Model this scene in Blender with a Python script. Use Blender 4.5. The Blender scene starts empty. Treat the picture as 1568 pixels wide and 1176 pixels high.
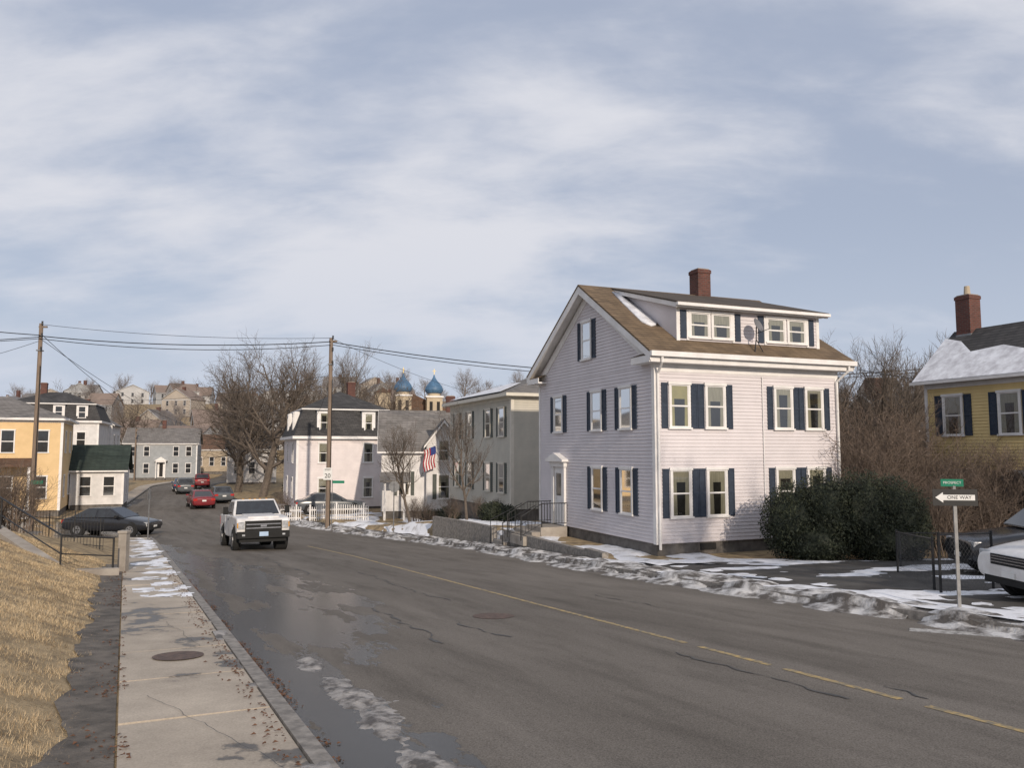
import bpy, math, random
from math import sin, cos, pi, radians, sqrt, atan2
from mathutils import Vector, Matrix, noise
random.seed(7)
scene = bpy.context.scene
COL = scene.collection

def clamp(v, a=0., b=1.): return max(a, min(b, v))
def smooth(t):
    t = clamp(t); return t*t*(3-2*t)
def lerp(a, b, t): return a+(b-a)*t
def fbm(x, y, o=4, z=0.): return noise.fractal(Vector((x, y, z)), 1.0, 2.0, o)

# ------------------------------------------------------------------ materials
def nt(name):
    m = bpy.data.materials.new(name); m.use_nodes = True
    t = m.node_tree
    return m, t, t.nodes, t.links, t.nodes['Principled BSDF']
def mk(name, c1, c2=None, rough=.75, vs=4., metal=0., bump=0., bs=40., spec=.4, sc=(1, 1, 1), contrast=(.35, .65), detail=6):
    m, t, N, L, B = nt(name)
    B.inputs['Roughness'].default_value = rough
    B.inputs['Metallic'].default_value = metal
    B.inputs['Specular IOR Level'].default_value = spec
    if c2 is None: c2 = tuple(c*.82 for c in c1)
    tc = N.new('ShaderNodeTexCoord'); mp = N.new('ShaderNodeMapping'); mp.inputs['Scale'].default_value = sc
    L.new(tc.outputs['Object'], mp.inputs['Vector'])
    nz = N.new('ShaderNodeTexNoise'); nz.inputs['Scale'].default_value = vs; nz.inputs['Detail'].default_value = detail
    nz.inputs['Roughness'].default_value = .6
    L.new(mp.outputs[0], nz.inputs['Vector'])
    r = N.new('ShaderNodeValToRGB'); r.color_ramp.elements[0].position = contrast[0]; r.color_ramp.elements[1].position = contrast[1]
    r.color_ramp.elements[0].color = (*c2, 1); r.color_ramp.elements[1].color = (*c1, 1)
    L.new(nz.outputs['Fac'], r.inputs[0]); L.new(r.outputs[0], B.inputs['Base Color'])
    if bump:
        n2 = N.new('ShaderNodeTexNoise'); n2.inputs['Scale'].default_value = bs; n2.inputs['Detail'].default_value = 4
        L.new(tc.outputs['Object'], n2.inputs['Vector'])
        b = N.new('ShaderNodeBump'); b.inputs['Strength'].default_value = bump; b.inputs['Distance'].default_value = .02
        L.new(n2.outputs['Fac'], b.inputs['Height']); L.new(b.outputs[0], B.inputs['Normal'])
    return m
def mk_brick(name, c1, c2, mortar, sx, rowh, bw, ms=.01, rough=.85):
    m, t, N, L, B = nt(name)
    B.inputs['Roughness'].default_value = rough; B.inputs['Specular IOR Level'].default_value = .25
    tc = N.new('ShaderNodeTexCoord'); sp = N.new('ShaderNodeSeparateXYZ'); cb = N.new('ShaderNodeCombineXYZ')
    L.new(tc.outputs['Object'], sp.inputs[0])
    a = N.new('ShaderNodeMath'); a.operation = 'ADD'
    L.new(sp.outputs[0], a.inputs[0]); L.new(sp.outputs[1], a.inputs[1]); L.new(a.outputs[0], cb.inputs[0]); L.new(sp.outputs[2], cb.inputs[1])
    bt = N.new('ShaderNodeTexBrick'); L.new(cb.outputs[0], bt.inputs['Vector'])
    bt.inputs['Scale'].default_value = 1; bt.inputs['Row Height'].default_value = rowh; bt.inputs['Brick Width'].default_value = bw
    bt.inputs['Mortar Size'].default_value = ms; bt.inputs['Color1'].default_value = (*c1, 1); bt.inputs['Color2'].default_value = (*c2, 1)
    bt.inputs['Mortar'].default_value = (*mortar, 1); bt.inputs['Bias'].default_value = 0
    nz = N.new('ShaderNodeTexNoise'); nz.inputs['Scale'].default_value = 1.3; nz.inputs['Detail'].default_value = 8
    L.new(tc.outputs['Object'], nz.inputs['Vector'])
    mr = N.new('ShaderNodeMapRange'); mr.inputs['To Min'].default_value = .55; mr.inputs['To Max'].default_value = 1.4
    L.new(nz.outputs['Fac'], mr.inputs[0])
    mx = N.new('ShaderNodeVectorMath'); mx.operation = 'SCALE'; L.new(bt.outputs['Color'], mx.inputs[0]); L.new(mr.outputs[0], mx.inputs['Scale'])
    L.new(mx.outputs[0], B.inputs['Base Color'])
    return m
M = {}
M['siding'] = mk('white_clapboard', (.68, .635, .645), (.57, .535, .545), .6, 1.2, contrast=(.25, .75), detail=9)
M['trim'] = mk('white_trim', (.79, .77, .75), (.67, .65, .63), .5, 2)
M['sage'] = mk('sage_clapboard', (.54, .51, .44), (.47, .45, .39), .7, 1.5)
M['sagetrim'] = mk('cream_trim', (.66, .62, .54), (.56, .53, .46), .6, 2)
M['shutter'] = mk('navy_shutter_paint', (.032, .046, .072), (.022, .033, .054), .6, 6)
M['shutterg'] = mk('grey_green_shutter', (.08, .09, .08), (.055, .065, .055), .6, 6)
M['roof'] = mk_brick('brown_asphalt_shingle', (.20, .145, .092), (.135, .098, .065), (.06, .045, .033), 1, .095, .3, .008)
M['roofdark'] = mk_brick('dark_shingle', (.078, .076, .076), (.05, .049, .05), (.025, .025, .026), 1, .12, .35, .01)
M['roofdorm'] = mk_brick('worn_shingle', (.10, .08, .062), (.07, .058, .048), (.04, .034, .03), 1, .04, .35, .004)
M['roofgrey'] = mk_brick('grey_shingle', (.22, .205, .195), (.16, .15, .14), (.09, .085, .08), 1, .12, .35, .01)
M['roofgreen'] = mk_brick('green_shingle', (.045, .062, .052), (.033, .046, .04), (.018, .022, .02), 1, .12, .35, .01)
M['roofbrown'] = mk_brick('rust_shingle', (.16, .095, .065), (.11, .07, .05), (.06, .035, .025), 1, .12, .35, .01)
M['brick'] = mk_brick('red_brick', (.15, .056, .043), (.095, .038, .031), (.11, .09, .08), 1, .075, .21, .01)
M['found'] = mk('concrete_foundation', (.17, .155, .14), (.09, .082, .075), .9, 3, bump=.4)
M['concrete'] = mk('concrete', (.38, .345, .30), (.25, .22, .19), .9, 2.2, bump=.4, bs=60)
M['granite'] = mk('granite_kerb', (.31, .285, .255), (.16, .148, .135), .85, 9, bump=.5)
M['dark'] = mk('interior_dark', (.03, .028, .026), (.015, .015, .015), .9)
M['curtain'] = mk('curtain_cloth', (.46, .43, .35), (.32, .30, .24), .9, 3, sc=(14, 14, 1))
M['curtyel'] = mk('yellow_blind', (.50, .45, .22), (.41, .37, .18), .9, 3)
M['black'] = mk('black_iron', (.018, .018, .02), (.012, .012, .012), .5)
M['steel'] = mk('galvanised_steel', (.30, .30, .30), (.2, .2, .2), .45, 5, metal=.6)
M['wiremesh'] = mk('weathered_wire', (.12, .12, .12), (.06, .06, .06), .6, 5, metal=.3)
M['pink'] = mk('pinkish_white_clapboard', (.72, .66, .645), (.63, .575, .565), .7, 1.5)
M['white2'] = mk('old_white_clapboard', (.70, .68, .67), (.56, .55, .54), .7, 1.5)
M['yellow'] = mk('butter_yellow_clapboard', (.74, .57, .27), (.65, .50, .235), .7, 1.5)
M['orange'] = mk('ochre_clapboard', (.72, .52, .28), (.64, .46, .24), .7, 1.5)
M['bluegrey'] = mk('blue_grey_clapboard', (.32, .335, .345), (.26, .275, .285), .7, 1.5)
M['tan'] = mk('tan_clapboard', (.40, .33, .24), (.33, .27, .2), .7, 1.5)
M['fwhite'] = mk('hazed_white_clapboard', (.50, .50, .50), (.40, .40, .40), .9, .3)  # far walls, this and next two: distance haze painted into the colour
M['fgrey'] = mk('hazed_grey_clapboard', (.34, .35, .36), (.28, .29, .30), .9, .3)
M['ftan'] = mk('hazed_tan_clapboard', (.42, .37, .31), (.35, .31, .27), .9, .3)
M['froof'] = mk('hazed_grey_roof', (.20, .19, .19), (.14, .135, .135), .9, .3)  # far roofs, this and next: colour paled to imitate aerial haze
M['froofb'] = mk('hazed_brown_roof', (.24, .185, .155), (.18, .14, .12), .9, .3)
M['dome'] = mk('blue_copper_dome', (.08, .17, .29), (.05, .11, .19), .5, 2)
M['cream'] = mk('cream_stucco', (.50, .42, .30), (.40, .33, .24), .8, .6)
M['gold'] = mk('gilt', (.5, .38, .12), None, .4, metal=.6)
M['snow'] = mk('snow', (.82, .83, .86), (.44, .43, .42), .6, 2.0, bump=.6, bs=22, contrast=(.34, .50), detail=10)
M['snowdirty'] = mk('dirty_snow', (.60, .59, .58), (.09, .08, .072), .8, 2.6, bump=1., bs=26, contrast=(.42, .60), detail=12)
M['slush'] = mk('grey_slush', (.38, .355, .33), (.09, .08, .072), .55, 7, bump=1., bs=40, contrast=(.40, .60), detail=12)
M['snowroof'] = mk('roof_snow', (.8, .82, .86), (.5, .5, .53), .6, 3, bump=.3, detail=9)
M['bark'] = mk('bark', (.155, .125, .10), (.088, .072, .06), .9, 8)
M['barkfar'] = mk('hazed_bark', (.25, .215, .195), (.17, .15, .14), .9, 8)  # bark lightened for the far trees, haze put into its colour
M['barkred'] = mk('brush_bark', (.18, .135, .105), (.10, .078, .062), .9, 4)
M['wood'] = mk('pole_wood', (.25, .19, .145), (.15, .115, .09), .9, 3, sc=(6, 6, .5))
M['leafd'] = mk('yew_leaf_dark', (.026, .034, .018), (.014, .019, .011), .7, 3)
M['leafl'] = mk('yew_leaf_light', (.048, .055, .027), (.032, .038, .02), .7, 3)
M['straw1'] = mk('straw_light', (.66, .51, .31), (.54, .41, .25), .9, 5)
M['straw2'] = mk('straw_mid', (.46, .34, .20), (.36, .265, .155), .9, 5)
M['straw3'] = mk('straw_dark', (.24, .18, .11), (.16, .125, .08), .9, 5)
M['deadleaf'] = mk('dead_leaf', (.16, .075, .042), (.08, .044, .026), .8, 9)
M['rust'] = mk('rusty_iron_cover', (.15, .10, .08), (.08, .06, .052), .8, 14, bump=.6)
M['tyre'] = mk('tyre_rubber', (.02, .02, .02), None, .9)
M['rim'] = mk('alloy_rim', (.35, .35, .36), None, .35, metal=.7)
M['plate'] = mk('licence_plate', (.42, .55, .72), (.36, .48, .64), .5)
M['chrome'] = mk('chrome', (.5, .5, .52), None, .2, metal=.9)
M['amber'] = mk('amber_lens', (.6, .28, .02), None, .3)
M['redlens'] = mk('red_lens', (.45, .02, .015), None, .3)
M['lens'] = mk('clear_lens', (.55, .56, .58), (.25, .26, .27), .15, 9)
M['pwhite'] = mk('white_car_paint', (.76, .75, .74), (.60, .58, .56), .3, 3, spec=.6)
M['pblack'] = mk('black_car_paint', (.02, .021, .025), None, .2, spec=.7)
M['pred'] = mk('red_car_paint', (.20, .022, .028), None, .25, spec=.6)
M['pgrey'] = mk('grey_car_paint', (.09, .1, .11), None, .25, spec=.6)
M['pblue'] = mk('blue_car_paint', (.03, .06, .14), None, .25, spec=.6)
M['signblack'] = mk('sign_black', (.02, .02, .02), None, .5)
M['signwhite'] = mk('sign_white', (.74, .74, .72), (.66, .66, .64), .5)
M['signgreen'] = mk('sign_green', (.0, .20, .11), (.0, .16, .09), .5)
M['yline'] = mk('yellow_road_paint', (.46, .33, .14), (.20, .175, .13), .8, 12, contrast=(.42, .62), detail=10)
M['wline'] = mk('white_road_paint', (.46, .45, .43), (.19, .18, .17), .8, 10, contrast=(.40, .6))
M['tar'] = mk('crack_sealant', (.05, .047, .044), (.085, .08, .075), .6, 6)
M['flagred'] = mk('flag_red', (.4, .03, .04), None, .8)
M['flagblue'] = mk('flag_blue', (.03, .05, .2), None, .8)
M['paleconc'] = mk('dish_grey', (.16, .16, .17), None, .5)
def glassmat(name, tr, tint):
    m = bpy.data.materials.new(name); m.use_nodes = True; N = m.node_tree.nodes; L = m.node_tree.links
    N.clear(); o = N.new('ShaderNodeOutputMaterial'); mx = N.new('ShaderNodeMixShader'); g = N.new('ShaderNodeBsdfGlossy'); t = N.new('ShaderNodeBsdfTransparent')
    g.inputs['Roughness'].default_value = .04; t.inputs['Color'].default_value = (*tint, 1)
    lw = N.new('ShaderNodeLayerWeight'); lw.inputs['Blend'].default_value = .35
    mr = N.new('ShaderNodeMapRange'); mr.inputs['To Min'].default_value = 1-tr; mr.inputs['To Max'].default_value = .9
    L.new(lw.outputs['Fresnel'], mr.inputs[0]); L.new(mr.outputs[0], mx.inputs[0]); L.new(t.outputs[0], mx.inputs[1]); L.new(g.outputs[0], mx.inputs[2])
    L.new(mx.outputs[0], o.inputs[0]); return m
M['glass'] = glassmat('window_glass', .86, (.8, .82, .8))
M['glassop'] = mk('dark_window_glass', (.03, .035, .04), (.02, .02, .022), .06, spec=.8)

# road asphalt, UV = (metres along, metres across)
def asphalt():
    m, t, N, L, B = nt('asphalt')
    uv = N.new('ShaderNodeUVMap'); tc = N.new('ShaderNodeTexCoord')
    def noise_(sc, vec=None, det=5, scale=(1, 1, 1), loc=(0, 0, 0)):
        mp = N.new('ShaderNodeMapping'); mp.inputs['Scale'].default_value = scale; mp.inputs['Location'].default_value = loc
        L.new(vec or tc.outputs['Object'], mp.inputs[0])
        n = N.new('ShaderNodeTexNoise'); n.inputs['Scale'].default_value = sc; n.inputs['Detail'].default_value = det; n.inputs['Roughness'].default_value = .62
        L.new(mp.outputs[0], n.inputs[0]); return n.outputs['Fac']
    def math_(op, a, b=None, c=None):
        n = N.new('ShaderNodeMath'); n.operation = op
        for i, v in enumerate((a, b, c)):
            if v is None: continue
            if isinstance(v, (int, float)): n.inputs[i].default_value = v
            else: L.new(v, n.inputs[i])
        return n.outputs[0]
    def ramp(fac, els):
        r = N.new('ShaderNodeValToRGB'); e = r.color_ramp.elements
        e[0].position, e[0].color = els[0][0], (*els[0][1], 1); e[1].position, e[1].color = els[-1][0], (*els[-1][1], 1)
        for p, c in els[1:-1]:
            k = e.new(p); k.color = (*c, 1)
        L.new(fac, r.inputs[0]); return r.outputs[0]
    def mul(a, b):
        n = N.new('ShaderNodeVectorMath'); n.operation = 'MULTIPLY'; L.new(a, n.inputs[0]); L.new(b, n.inputs[1]); return n.outputs[0]
    g = lambda v: (v, v, v)
    sp = N.new('ShaderNodeSeparateXYZ'); L.new(uv.outputs[0], sp.inputs[0])
    u, v = sp.outputs[0], sp.outputs[1]
    base = ramp(noise_(.35, det=6, vec=uv.outputs[0], scale=(.5, 1.6, 1)), [(.3, (.150, .135, .118)), (.7, (.195, .176, .155))])
    fine = ramp(noise_(70, det=3), [(.3, g(.60)), (.7, g(1.38))])
    blot = ramp(noise_(1.4, det=8, vec=uv.outputs[0], scale=(.35, 1.4, 1)), [(.36, g(.82)), (.5, g(1.0)), (.68, g(1.08))])
    track = ramp(noise_(.9, det=3, vec=uv.outputs[0], scale=(.02, 1.0, 1)), [(.35, g(.88)), (.65, g(1.10))])
    col = mul(mul(mul(base, fine), blot), track)
    un = math_('DIVIDE', u, 40.)
    W = ramp(un, [(0., g(.08)), (.125, g(.10)), (.22, g(.12)), (.29, g(.24)), (.37, g(.35)), (.55, g(.30)), (.70, g(.13)), (.9, g(.0))])
    Wm = math_('MULTIPLY', W, 8.)
    n1 = noise_(.8, det=9, vec=uv.outputs[0], scale=(.7, 1.5, 1)); nn = math_('MULTIPLY', math_('SUBTRACT', n1, .5), 3.6)
    d = math_('SUBTRACT', math_('ADD', Wm, nn), v)
    mr = N.new('ShaderNodeMapRange'); mr.inputs['From Min'].default_value = -.015; mr.inputs['From Max'].default_value = .03; L.new(d, mr.inputs[0])
    n3 = ramp(noise_(.9, det=9, vec=uv.outputs[0], scale=(.45, 1.6, 1), loc=(4, 2, 0)), [(.425, g(.0)), (.435, g(1.))])
    w1 = math_('MULTIPLY', mr.outputs[0], n3)
    w2 = ramp(noise_(.6, det=9, vec=uv.outputs[0], scale=(.16, 2.2, 1)), [(.66, g(0)), (.675, g(.3))])
    wet = math_('MAXIMUM', w1, w2)
    mx = N.new('ShaderNodeMixRGB'); L.new(wet, mx.inputs[0]); L.new(col, mx.inputs[1])
    wetc = N.new('ShaderNodeVectorMath'); wetc.operation = 'SCALE'; wetc.inputs['Scale'].default_value = .26; L.new(col, wetc.inputs[0])
    L.new(wetc.outputs[0], mx.inputs[2]); L.new(mx.outputs[0], B.inputs['Base Color'])
    rr = N.new('ShaderNodeMapRange'); rr.inputs['To Min'].default_value = .95; rr.inputs['To Max'].default_value = .24; L.new(wet, rr.inputs[0]); L.new(rr.outputs[0], B.inputs['Roughness'])
    ss = N.new('ShaderNodeMapRange'); ss.inputs['To Min'].default_value = .08; ss.inputs['To Max'].default_value = .26; L.new(wet, ss.inputs[0]); L.new(ss.outputs[0], B.inputs['Specular IOR Level'])
    bp = N.new('ShaderNodeBump'); bp.inputs['Distance'].default_value = .01
    inv = math_('MULTIPLY', math_('SUBTRACT', 1.12, wet), .5); L.new(inv, bp.inputs['Strength'])
    L.new(noise_(90, det=3), bp.inputs['Height']); L.new(bp.outputs[0], B.inputs['Normal'])
    return m
M['asphalt'] = asphalt()
def walkmat():
    m, t, N, L, B = nt('sidewalk_concrete')
    tc = N.new('ShaderNodeTexCoord')
    def nz(s, d): 
        n = N.new('ShaderNodeTexNoise'); n.inputs['Scale'].default_value = s; n.inputs['Detail'].default_value = d; n.inputs['Roughness'].default_value = .65
        L.new(tc.outputs['Object'], n.inputs[0]); return n
    a = nz(.55, 10); r = N.new('ShaderNodeValToRGB'); e = r.color_ramp.elements
    e[0].position = .42; e[0].color = (.11, .10, .088, 1); e[1].position = .62; e[1].color = (.50, .435, .355, 1)
    k = e.new(.44); k.color = (.37, .32, .262, 1)
    L.new(a.outputs[0], r.inputs[0])
    b = nz(60, 4); r2 = N.new('ShaderNodeMapRange'); r2.inputs['To Min'].default_value = .6; r2.inputs['To Max'].default_value = 1.38; L.new(b.outputs[0], r2.inputs[0])
    v = N.new('ShaderNodeVectorMath'); v.operation = 'SCALE'; L.new(r.outputs[0], v.inputs[0]); L.new(r2.outputs[0], v.inputs['Scale'])
    L.new(v.outputs[0], B.inputs['Base Color'])
    rr = N.new('ShaderNodeMapRange'); rr.inputs['From Min'].default_value = .42; rr.inputs['From Max'].default_value = .44; rr.inputs['To Min'].default_value = .35; rr.inputs['To Max'].default_value = .92
    L.new(a.outputs[0], rr.inputs[0]); L.new(rr.outputs[0], B.inputs['Roughness']); B.inputs['Specular IOR Level'].default_value = .2
    bp = N.new('ShaderNodeBump'); bp.inputs['Strength'].default_value = .3; bp.inputs['Distance'].default_value = .01; L.new(b.outputs[0], bp.inputs['Height']); L.new(bp.outputs[0], B.inputs['Normal'])
    return m
M['walk'] = walkmat()
M['ground'] = mk('dead_grass_ground', (.42, .32, .195), (.20, .155, .10), .95, 2.6, bump=.8, bs=25, contrast=(.36, .62), detail=14, spec=.1)
M['dirt'] = mk('damp_dirt', (.16, .138, .115), (.065, .057, .048), .85, 3.5, bump=.6, bs=40, contrast=(.36, .62), detail=10)
M['lot'] = mk('driveway_asphalt', (.11, .103, .094), (.055, .051, .048), .8, 1.3, bump=.4, bs=60, detail=9, spec=.2)

# ------------------------------------------------------------------ mesh helpers
def obj_from(name, V, F, mats, mi=None, parent=None, smooth_=False, uvs=None):
    me = bpy.data.meshes.new(name); me.from_pydata(V, [], F)
    for m in mats: me.materials.append(m)
    if mi: me.polygons.foreach_set('material_index', mi)
    if smooth_: me.polygons.foreach_set('use_smooth', [True]*len(me.polygons))
    if uvs:
        ul = me.uv_layers.new(name='UVMap')
        for l in me.loops: ul.data[l.index].uv = uvs[l.vertex_index]
    me.update()
    o = bpy.data.objects.new(name, me); COL.objects.link(o)
    if parent: o.parent = parent
    return o
class Part:
    def __init__(s): s.v = []; s.f = []; s.smooth = False; s.sub = 0; s.bev = 0
    def box(s, x0, x1, y0, y1, z0, z1):
        if x0 > x1: x0, x1 = x1, x0
        if y0 > y1: y0, y1 = y1, y0
        n = len(s.v); s.v += [(x0, y0, z0), (x1, y0, z0), (x1, y1, z0), (x0, y1, z0), (x0, y0, z1), (x1, y0, z1), (x1, y1, z1), (x0, y1, z1)]
        s.f += [(n, n+3, n+2, n+1), (n+4, n+5, n+6, n+7), (n, n+1, n+5, n+4), (n+1, n+2, n+6, n+5), (n+2, n+3, n+7, n+6), (n+3, n, n+4, n+7)]
    def quad(s, *p):
        n = len(s.v); s.v += [tuple(q) for q in p]; s.f.append(tuple(range(n, n+len(p))))
    def slab(s, p, th):
        n = len(s.v); k = len(p); s.v += [tuple(q) for q in p]+[(q[0], q[1], q[2]-th) for q in p]
        s.f.append(tuple(range(n, n+k))); s.f.append(tuple(range(n+2*k-1, n+k-1, -1)))
        for i in range(k): j = (i+1) % k; s.f.append((n+i, n+k+i, n+k+j, n+j))
    def extr(s, poly, d):
        n = len(s.v); k = len(poly); s.v += [tuple(q) for q in poly]+[(q[0]+d[0], q[1]+d[1], q[2]+d[2]) for q in poly]
        s.f.append(tuple(range(n+k-1, n-1, -1))); s.f.append(tuple(range(n+k, n+2*k)))
        for i in range(k): j = (i+1) % k; s.f.append((n+i, n+j, n+k+j, n+k+i))
    def tube(s, pts, rad, n=6, cap=True):
        pts = [Vector(p) for p in pts]; rings = []
        if isinstance(rad, (int, float)): rad = [rad]*len(pts)
        for i, p in enumerate(pts):
            d = (pts[min(i+1, len(pts)-1)]-pts[max(i-1, 0)])
            if d.length < 1e-9: d = Vector((0, 0, 1))
            d.normalize(); a = d.orthogonal().normalized() if abs(d.z) > .95 else Vector((0, 0, 1)).cross(d).normalized(); b = d.cross(a)
            st = len(s.v)
            for k in range(n):
                t = 2*pi*k/n; q = p+(a*cos(t)+b*sin(t))*rad[i]; s.v.append(q[:])
            rings.append(st)
        for i in range(len(pts)-1):
            for k in range(n): s.f.append((rings[i]+k, rings[i]+(k+1) % n, rings[i+1]+(k+1) % n, rings[i+1]+k))
        if cap: s.f.append(tuple(range(rings[0]+n-1, rings[0]-1, -1))); s.f.append(tuple(range(rings[-1], rings[-1]+n)))
    def lathe(s, c, prof, n=16):
        st = []
        for r, z in prof:
            st.append(len(s.v))
            for k in range(n): t = 2*pi*k/n; s.v.append((c[0]+r*cos(t), c[1]+r*sin(t), c[2]+z))
        for i in range(len(prof)-1):
            for k in range(n): s.f.append((st[i]+k, st[i]+(k+1) % n, st[i+1]+(k+1) % n, st[i+1]+k))
class Obj:
    def __init__(s, name, loc=(0, 0, 0), rot=0, pitch=None):
        s.e = bpy.data.objects.new(name, None); s.e.empty_display_size = .3; COL.objects.link(s.e); s.e.location = loc; s.e.rotation_euler = (0, pitch or 0, rot); s.parts = {}
    def p(s, name, mat):
        k = (name, mat)
        if k not in s.parts: s.parts[k] = Part()
        return s.parts[k]
    def done(s):
        for (n, m), P in s.parts.items():
            if not P.f: continue
            o = obj_from(n, P.v, P.f, [M[m]], parent=s.e, smooth_=P.smooth)
            if P.bev:
                b = o.modifiers.new('b', 'BEVEL'); b.width = P.bev; b.segments = 3; b.limit_method = 'ANGLE'
            if P.sub:
                b = o.modifiers.new('s', 'SUBSURF'); b.levels = P.sub; b.render_levels = P.sub
        return s.e

# ------------------------------------------------------------------ terrain & street layout (metres)
def zb(y):
    if y < 36: return -.064*y
    if y > 50: return -2.75
    t = (y-36)/14; return (2*t**3-3*t*t+1)*(-2.304)+(t**3-2*t*t+t)*14*(-.064)+(-2*t**3+3*t*t)*(-2.75)
LP = [(-40, 21.05), (36.5, -16.4), (40, -18.3), (50, -24.5), (59, -29.5), (82, -38.5), (101, -46), (112, -48), (125, -48.5), (160, -56)]
RP = [(-40, 32.1), (11.1, 7.08), (16.6, 4.4), (24.2, 1.2), (33.8, -2.6), (39, -5.6), (44.9, -9.9), (50.9, -14.6), (59, -19.5), (70, -25.3), (85, -33), (101, -40), (125, -42.5), (160, -49)]
def pl(P, y):
    if y <= P[0][0]: return P[0][1]
    for (a, b), (c, d) in zip(P, P[1:]):
        if y <= c: return b+(d-b)*(y-a)/(c-a)
    return P[-1][1]
def sm(P, y): return sum(pl(P, y+k)*w for k, w in ((-3, 1), (-1.5, 2), (0, 3), (1.5, 2), (3, 1)))/9
left = lambda y: sm(LP, y)
right = lambda y: sm(RP, y)
def hill(x, y):
    return smooth((y-132)/150)*(19+6*fbm(x*.006, y*.006, 3))+smooth((x-30)/60)*3*smooth((y-30)/40)
def inside_ss(y): return 38.4 < y < 51.6
def GL(p, y):
    b = zb(y)
    if p <= .16: return b-.1
    if inside_ss(y) and p < 60: return b-.1
    if p < 1.4: return b+.06
    q = p-1.45
    return b+.10+clamp(.315*(q-.45), 0, 1.1*(1-smooth((y-20)/12)))+ (.03*fbm(p*.9, y*.9) if q > .6 else 0)
def yardz(y):
    b = zb(y)+.13
    if y < 36: return max(b, -1.42)
    return lerp(-1.42, b+.15, smooth((y-36)/10))
def GR(o, y):
    b = zb(y)
    if o <= .16: return b-.1
    if o < 1.5: return b+.06
    if o > 1.8: return lerp(b+.10, yardz(y), clamp((o-1.6)/.45))+.02*fbm(o*.8, y*.8)
    return lerp(b+.08, yardz(y), clamp((o-1.6)/.45))
def G(x, y):
    l, r = left(y), right(y)
    if x < l: z = GL(l-x, y)
    elif x > r: z = GR(x-r, y)
    else: z = zb(y)-.1
    return z+hill(x, y)
def surf(x, y):
    l, r = left(y), right(y)
    if l <= x <= r: return zb(y)
    if x < l and l-x < 1.45 and not inside_ss(y): return zb(y)+.125
    if x < l and inside_ss(y): return zb(y)
    if x > r and x-r < 1.55: return zb(y)+.125
    return G(x, y)
def frange(a, b, s):
    r = []; x = a
    while x < b-1e-6: r.append(x); x += s
    return r
offsL = [0, .15, .17, .7, 1.38, 1.42]+frange(1.6, 6, .3)+[6, 7, 8, 9.5, 11, 13, 15, 18, 21, 25, 30, 37, 45, 55, 59, 61, 70, 90, 120, 160, 220, 350, 600, 1000]
offsR = [0, .15, .17, .7, 1.45, 1.52, 1.6, 1.8]+frange(2.05, 6, .4)+[6, 7, 8, 9.5, 11, 13, 15, 18, 21, 25, 30, 37, 45, 55, 70, 90, 120, 160, 220, 350, 600, 1000]
rows = frange(-38, 38, 1)+[38, 38.35, 38.5]+frange(39, 51, 1)+[51.5, 51.65, 52]+frange(53, 62, 1)+frange(62, 170, 4)+frange(170, 420, 14)+[430, 500, 650, 900, 1500]
V = []; F = []
nc = None
for y in rows:
    l, r = left(y), right(y)
    xs = [l-o for o in reversed(offsL)]+[l+(r-l)*t for t in (.01, .25, .5, .75, .99)]+[r+o for o in offsR]
    nc = len(xs)
    for x in xs: V.append((x, y, G(x, y)))
for j in range(len(rows)-1):
    for i in range(nc-1): a = j*nc+i; F.append((a, a+1, a+nc+1, a+nc))
obj_from('ground', V, F, [M['ground']], smooth_=True)

def ribbon(name, fa, fb, y0, y1, dy, n, zf, mat, vref=None, skirt=0):
    ys = frange(y0, y1, dy)+[y1]; V = []; F = []; U = []
    for y in ys:
        a, b = fa(y), fb(y)
        for i in range(n+1):
            x = a+(b-a)*i/n; V.append((x, y, zf(x, y))); U.append((y, (x-left(y))*.9))
    for j in range(len(ys)-1):
        for i in range(n): k = j*(n+1)+i; F.append((k, k+1, k+n+2, k+n+1))
    if skirt:
        for side in (0, n):
            st = len(V)
            for j in range(len(ys)): q = V[j*(n+1)+side]; V.append((q[0], q[1], q[2]-skirt)); U.append(U[j*(n+1)+side])
            for j in range(len(ys)-1):
                a = j*(n+1)+side; F.append((a, a+n+1, st+j+1, st+j) if side else (a+n+1, a, st+j, st+j+1))
    return obj_from(name, V, F, [mat], uvs=U)
ribbon('road', left, right, -38, 160, 1, 10, lambda x, y: zb(y)+hill(x, y), M['asphalt'])
ribbon('side_street', lambda y: left(y)-58, left, 38.6, 51.4, .8, 20, lambda x, y: zb(y), M['asphalt'])
for y0, y1 in ((-38, 38.2), (52, 125)):
    ribbon('granite_kerb', lambda y: left(y)-.15, lambda y: left(y), y0, y1, .5, 1, lambda x, y: zb(y)+.135, M['granite'], skirt=.25)
ribbon('granite_kerb', lambda y: right(y), lambda y: right(y)+.15, -38, 125, .5, 1, lambda x, y: zb(y)+.135, M['granite'], skirt=.25)
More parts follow.
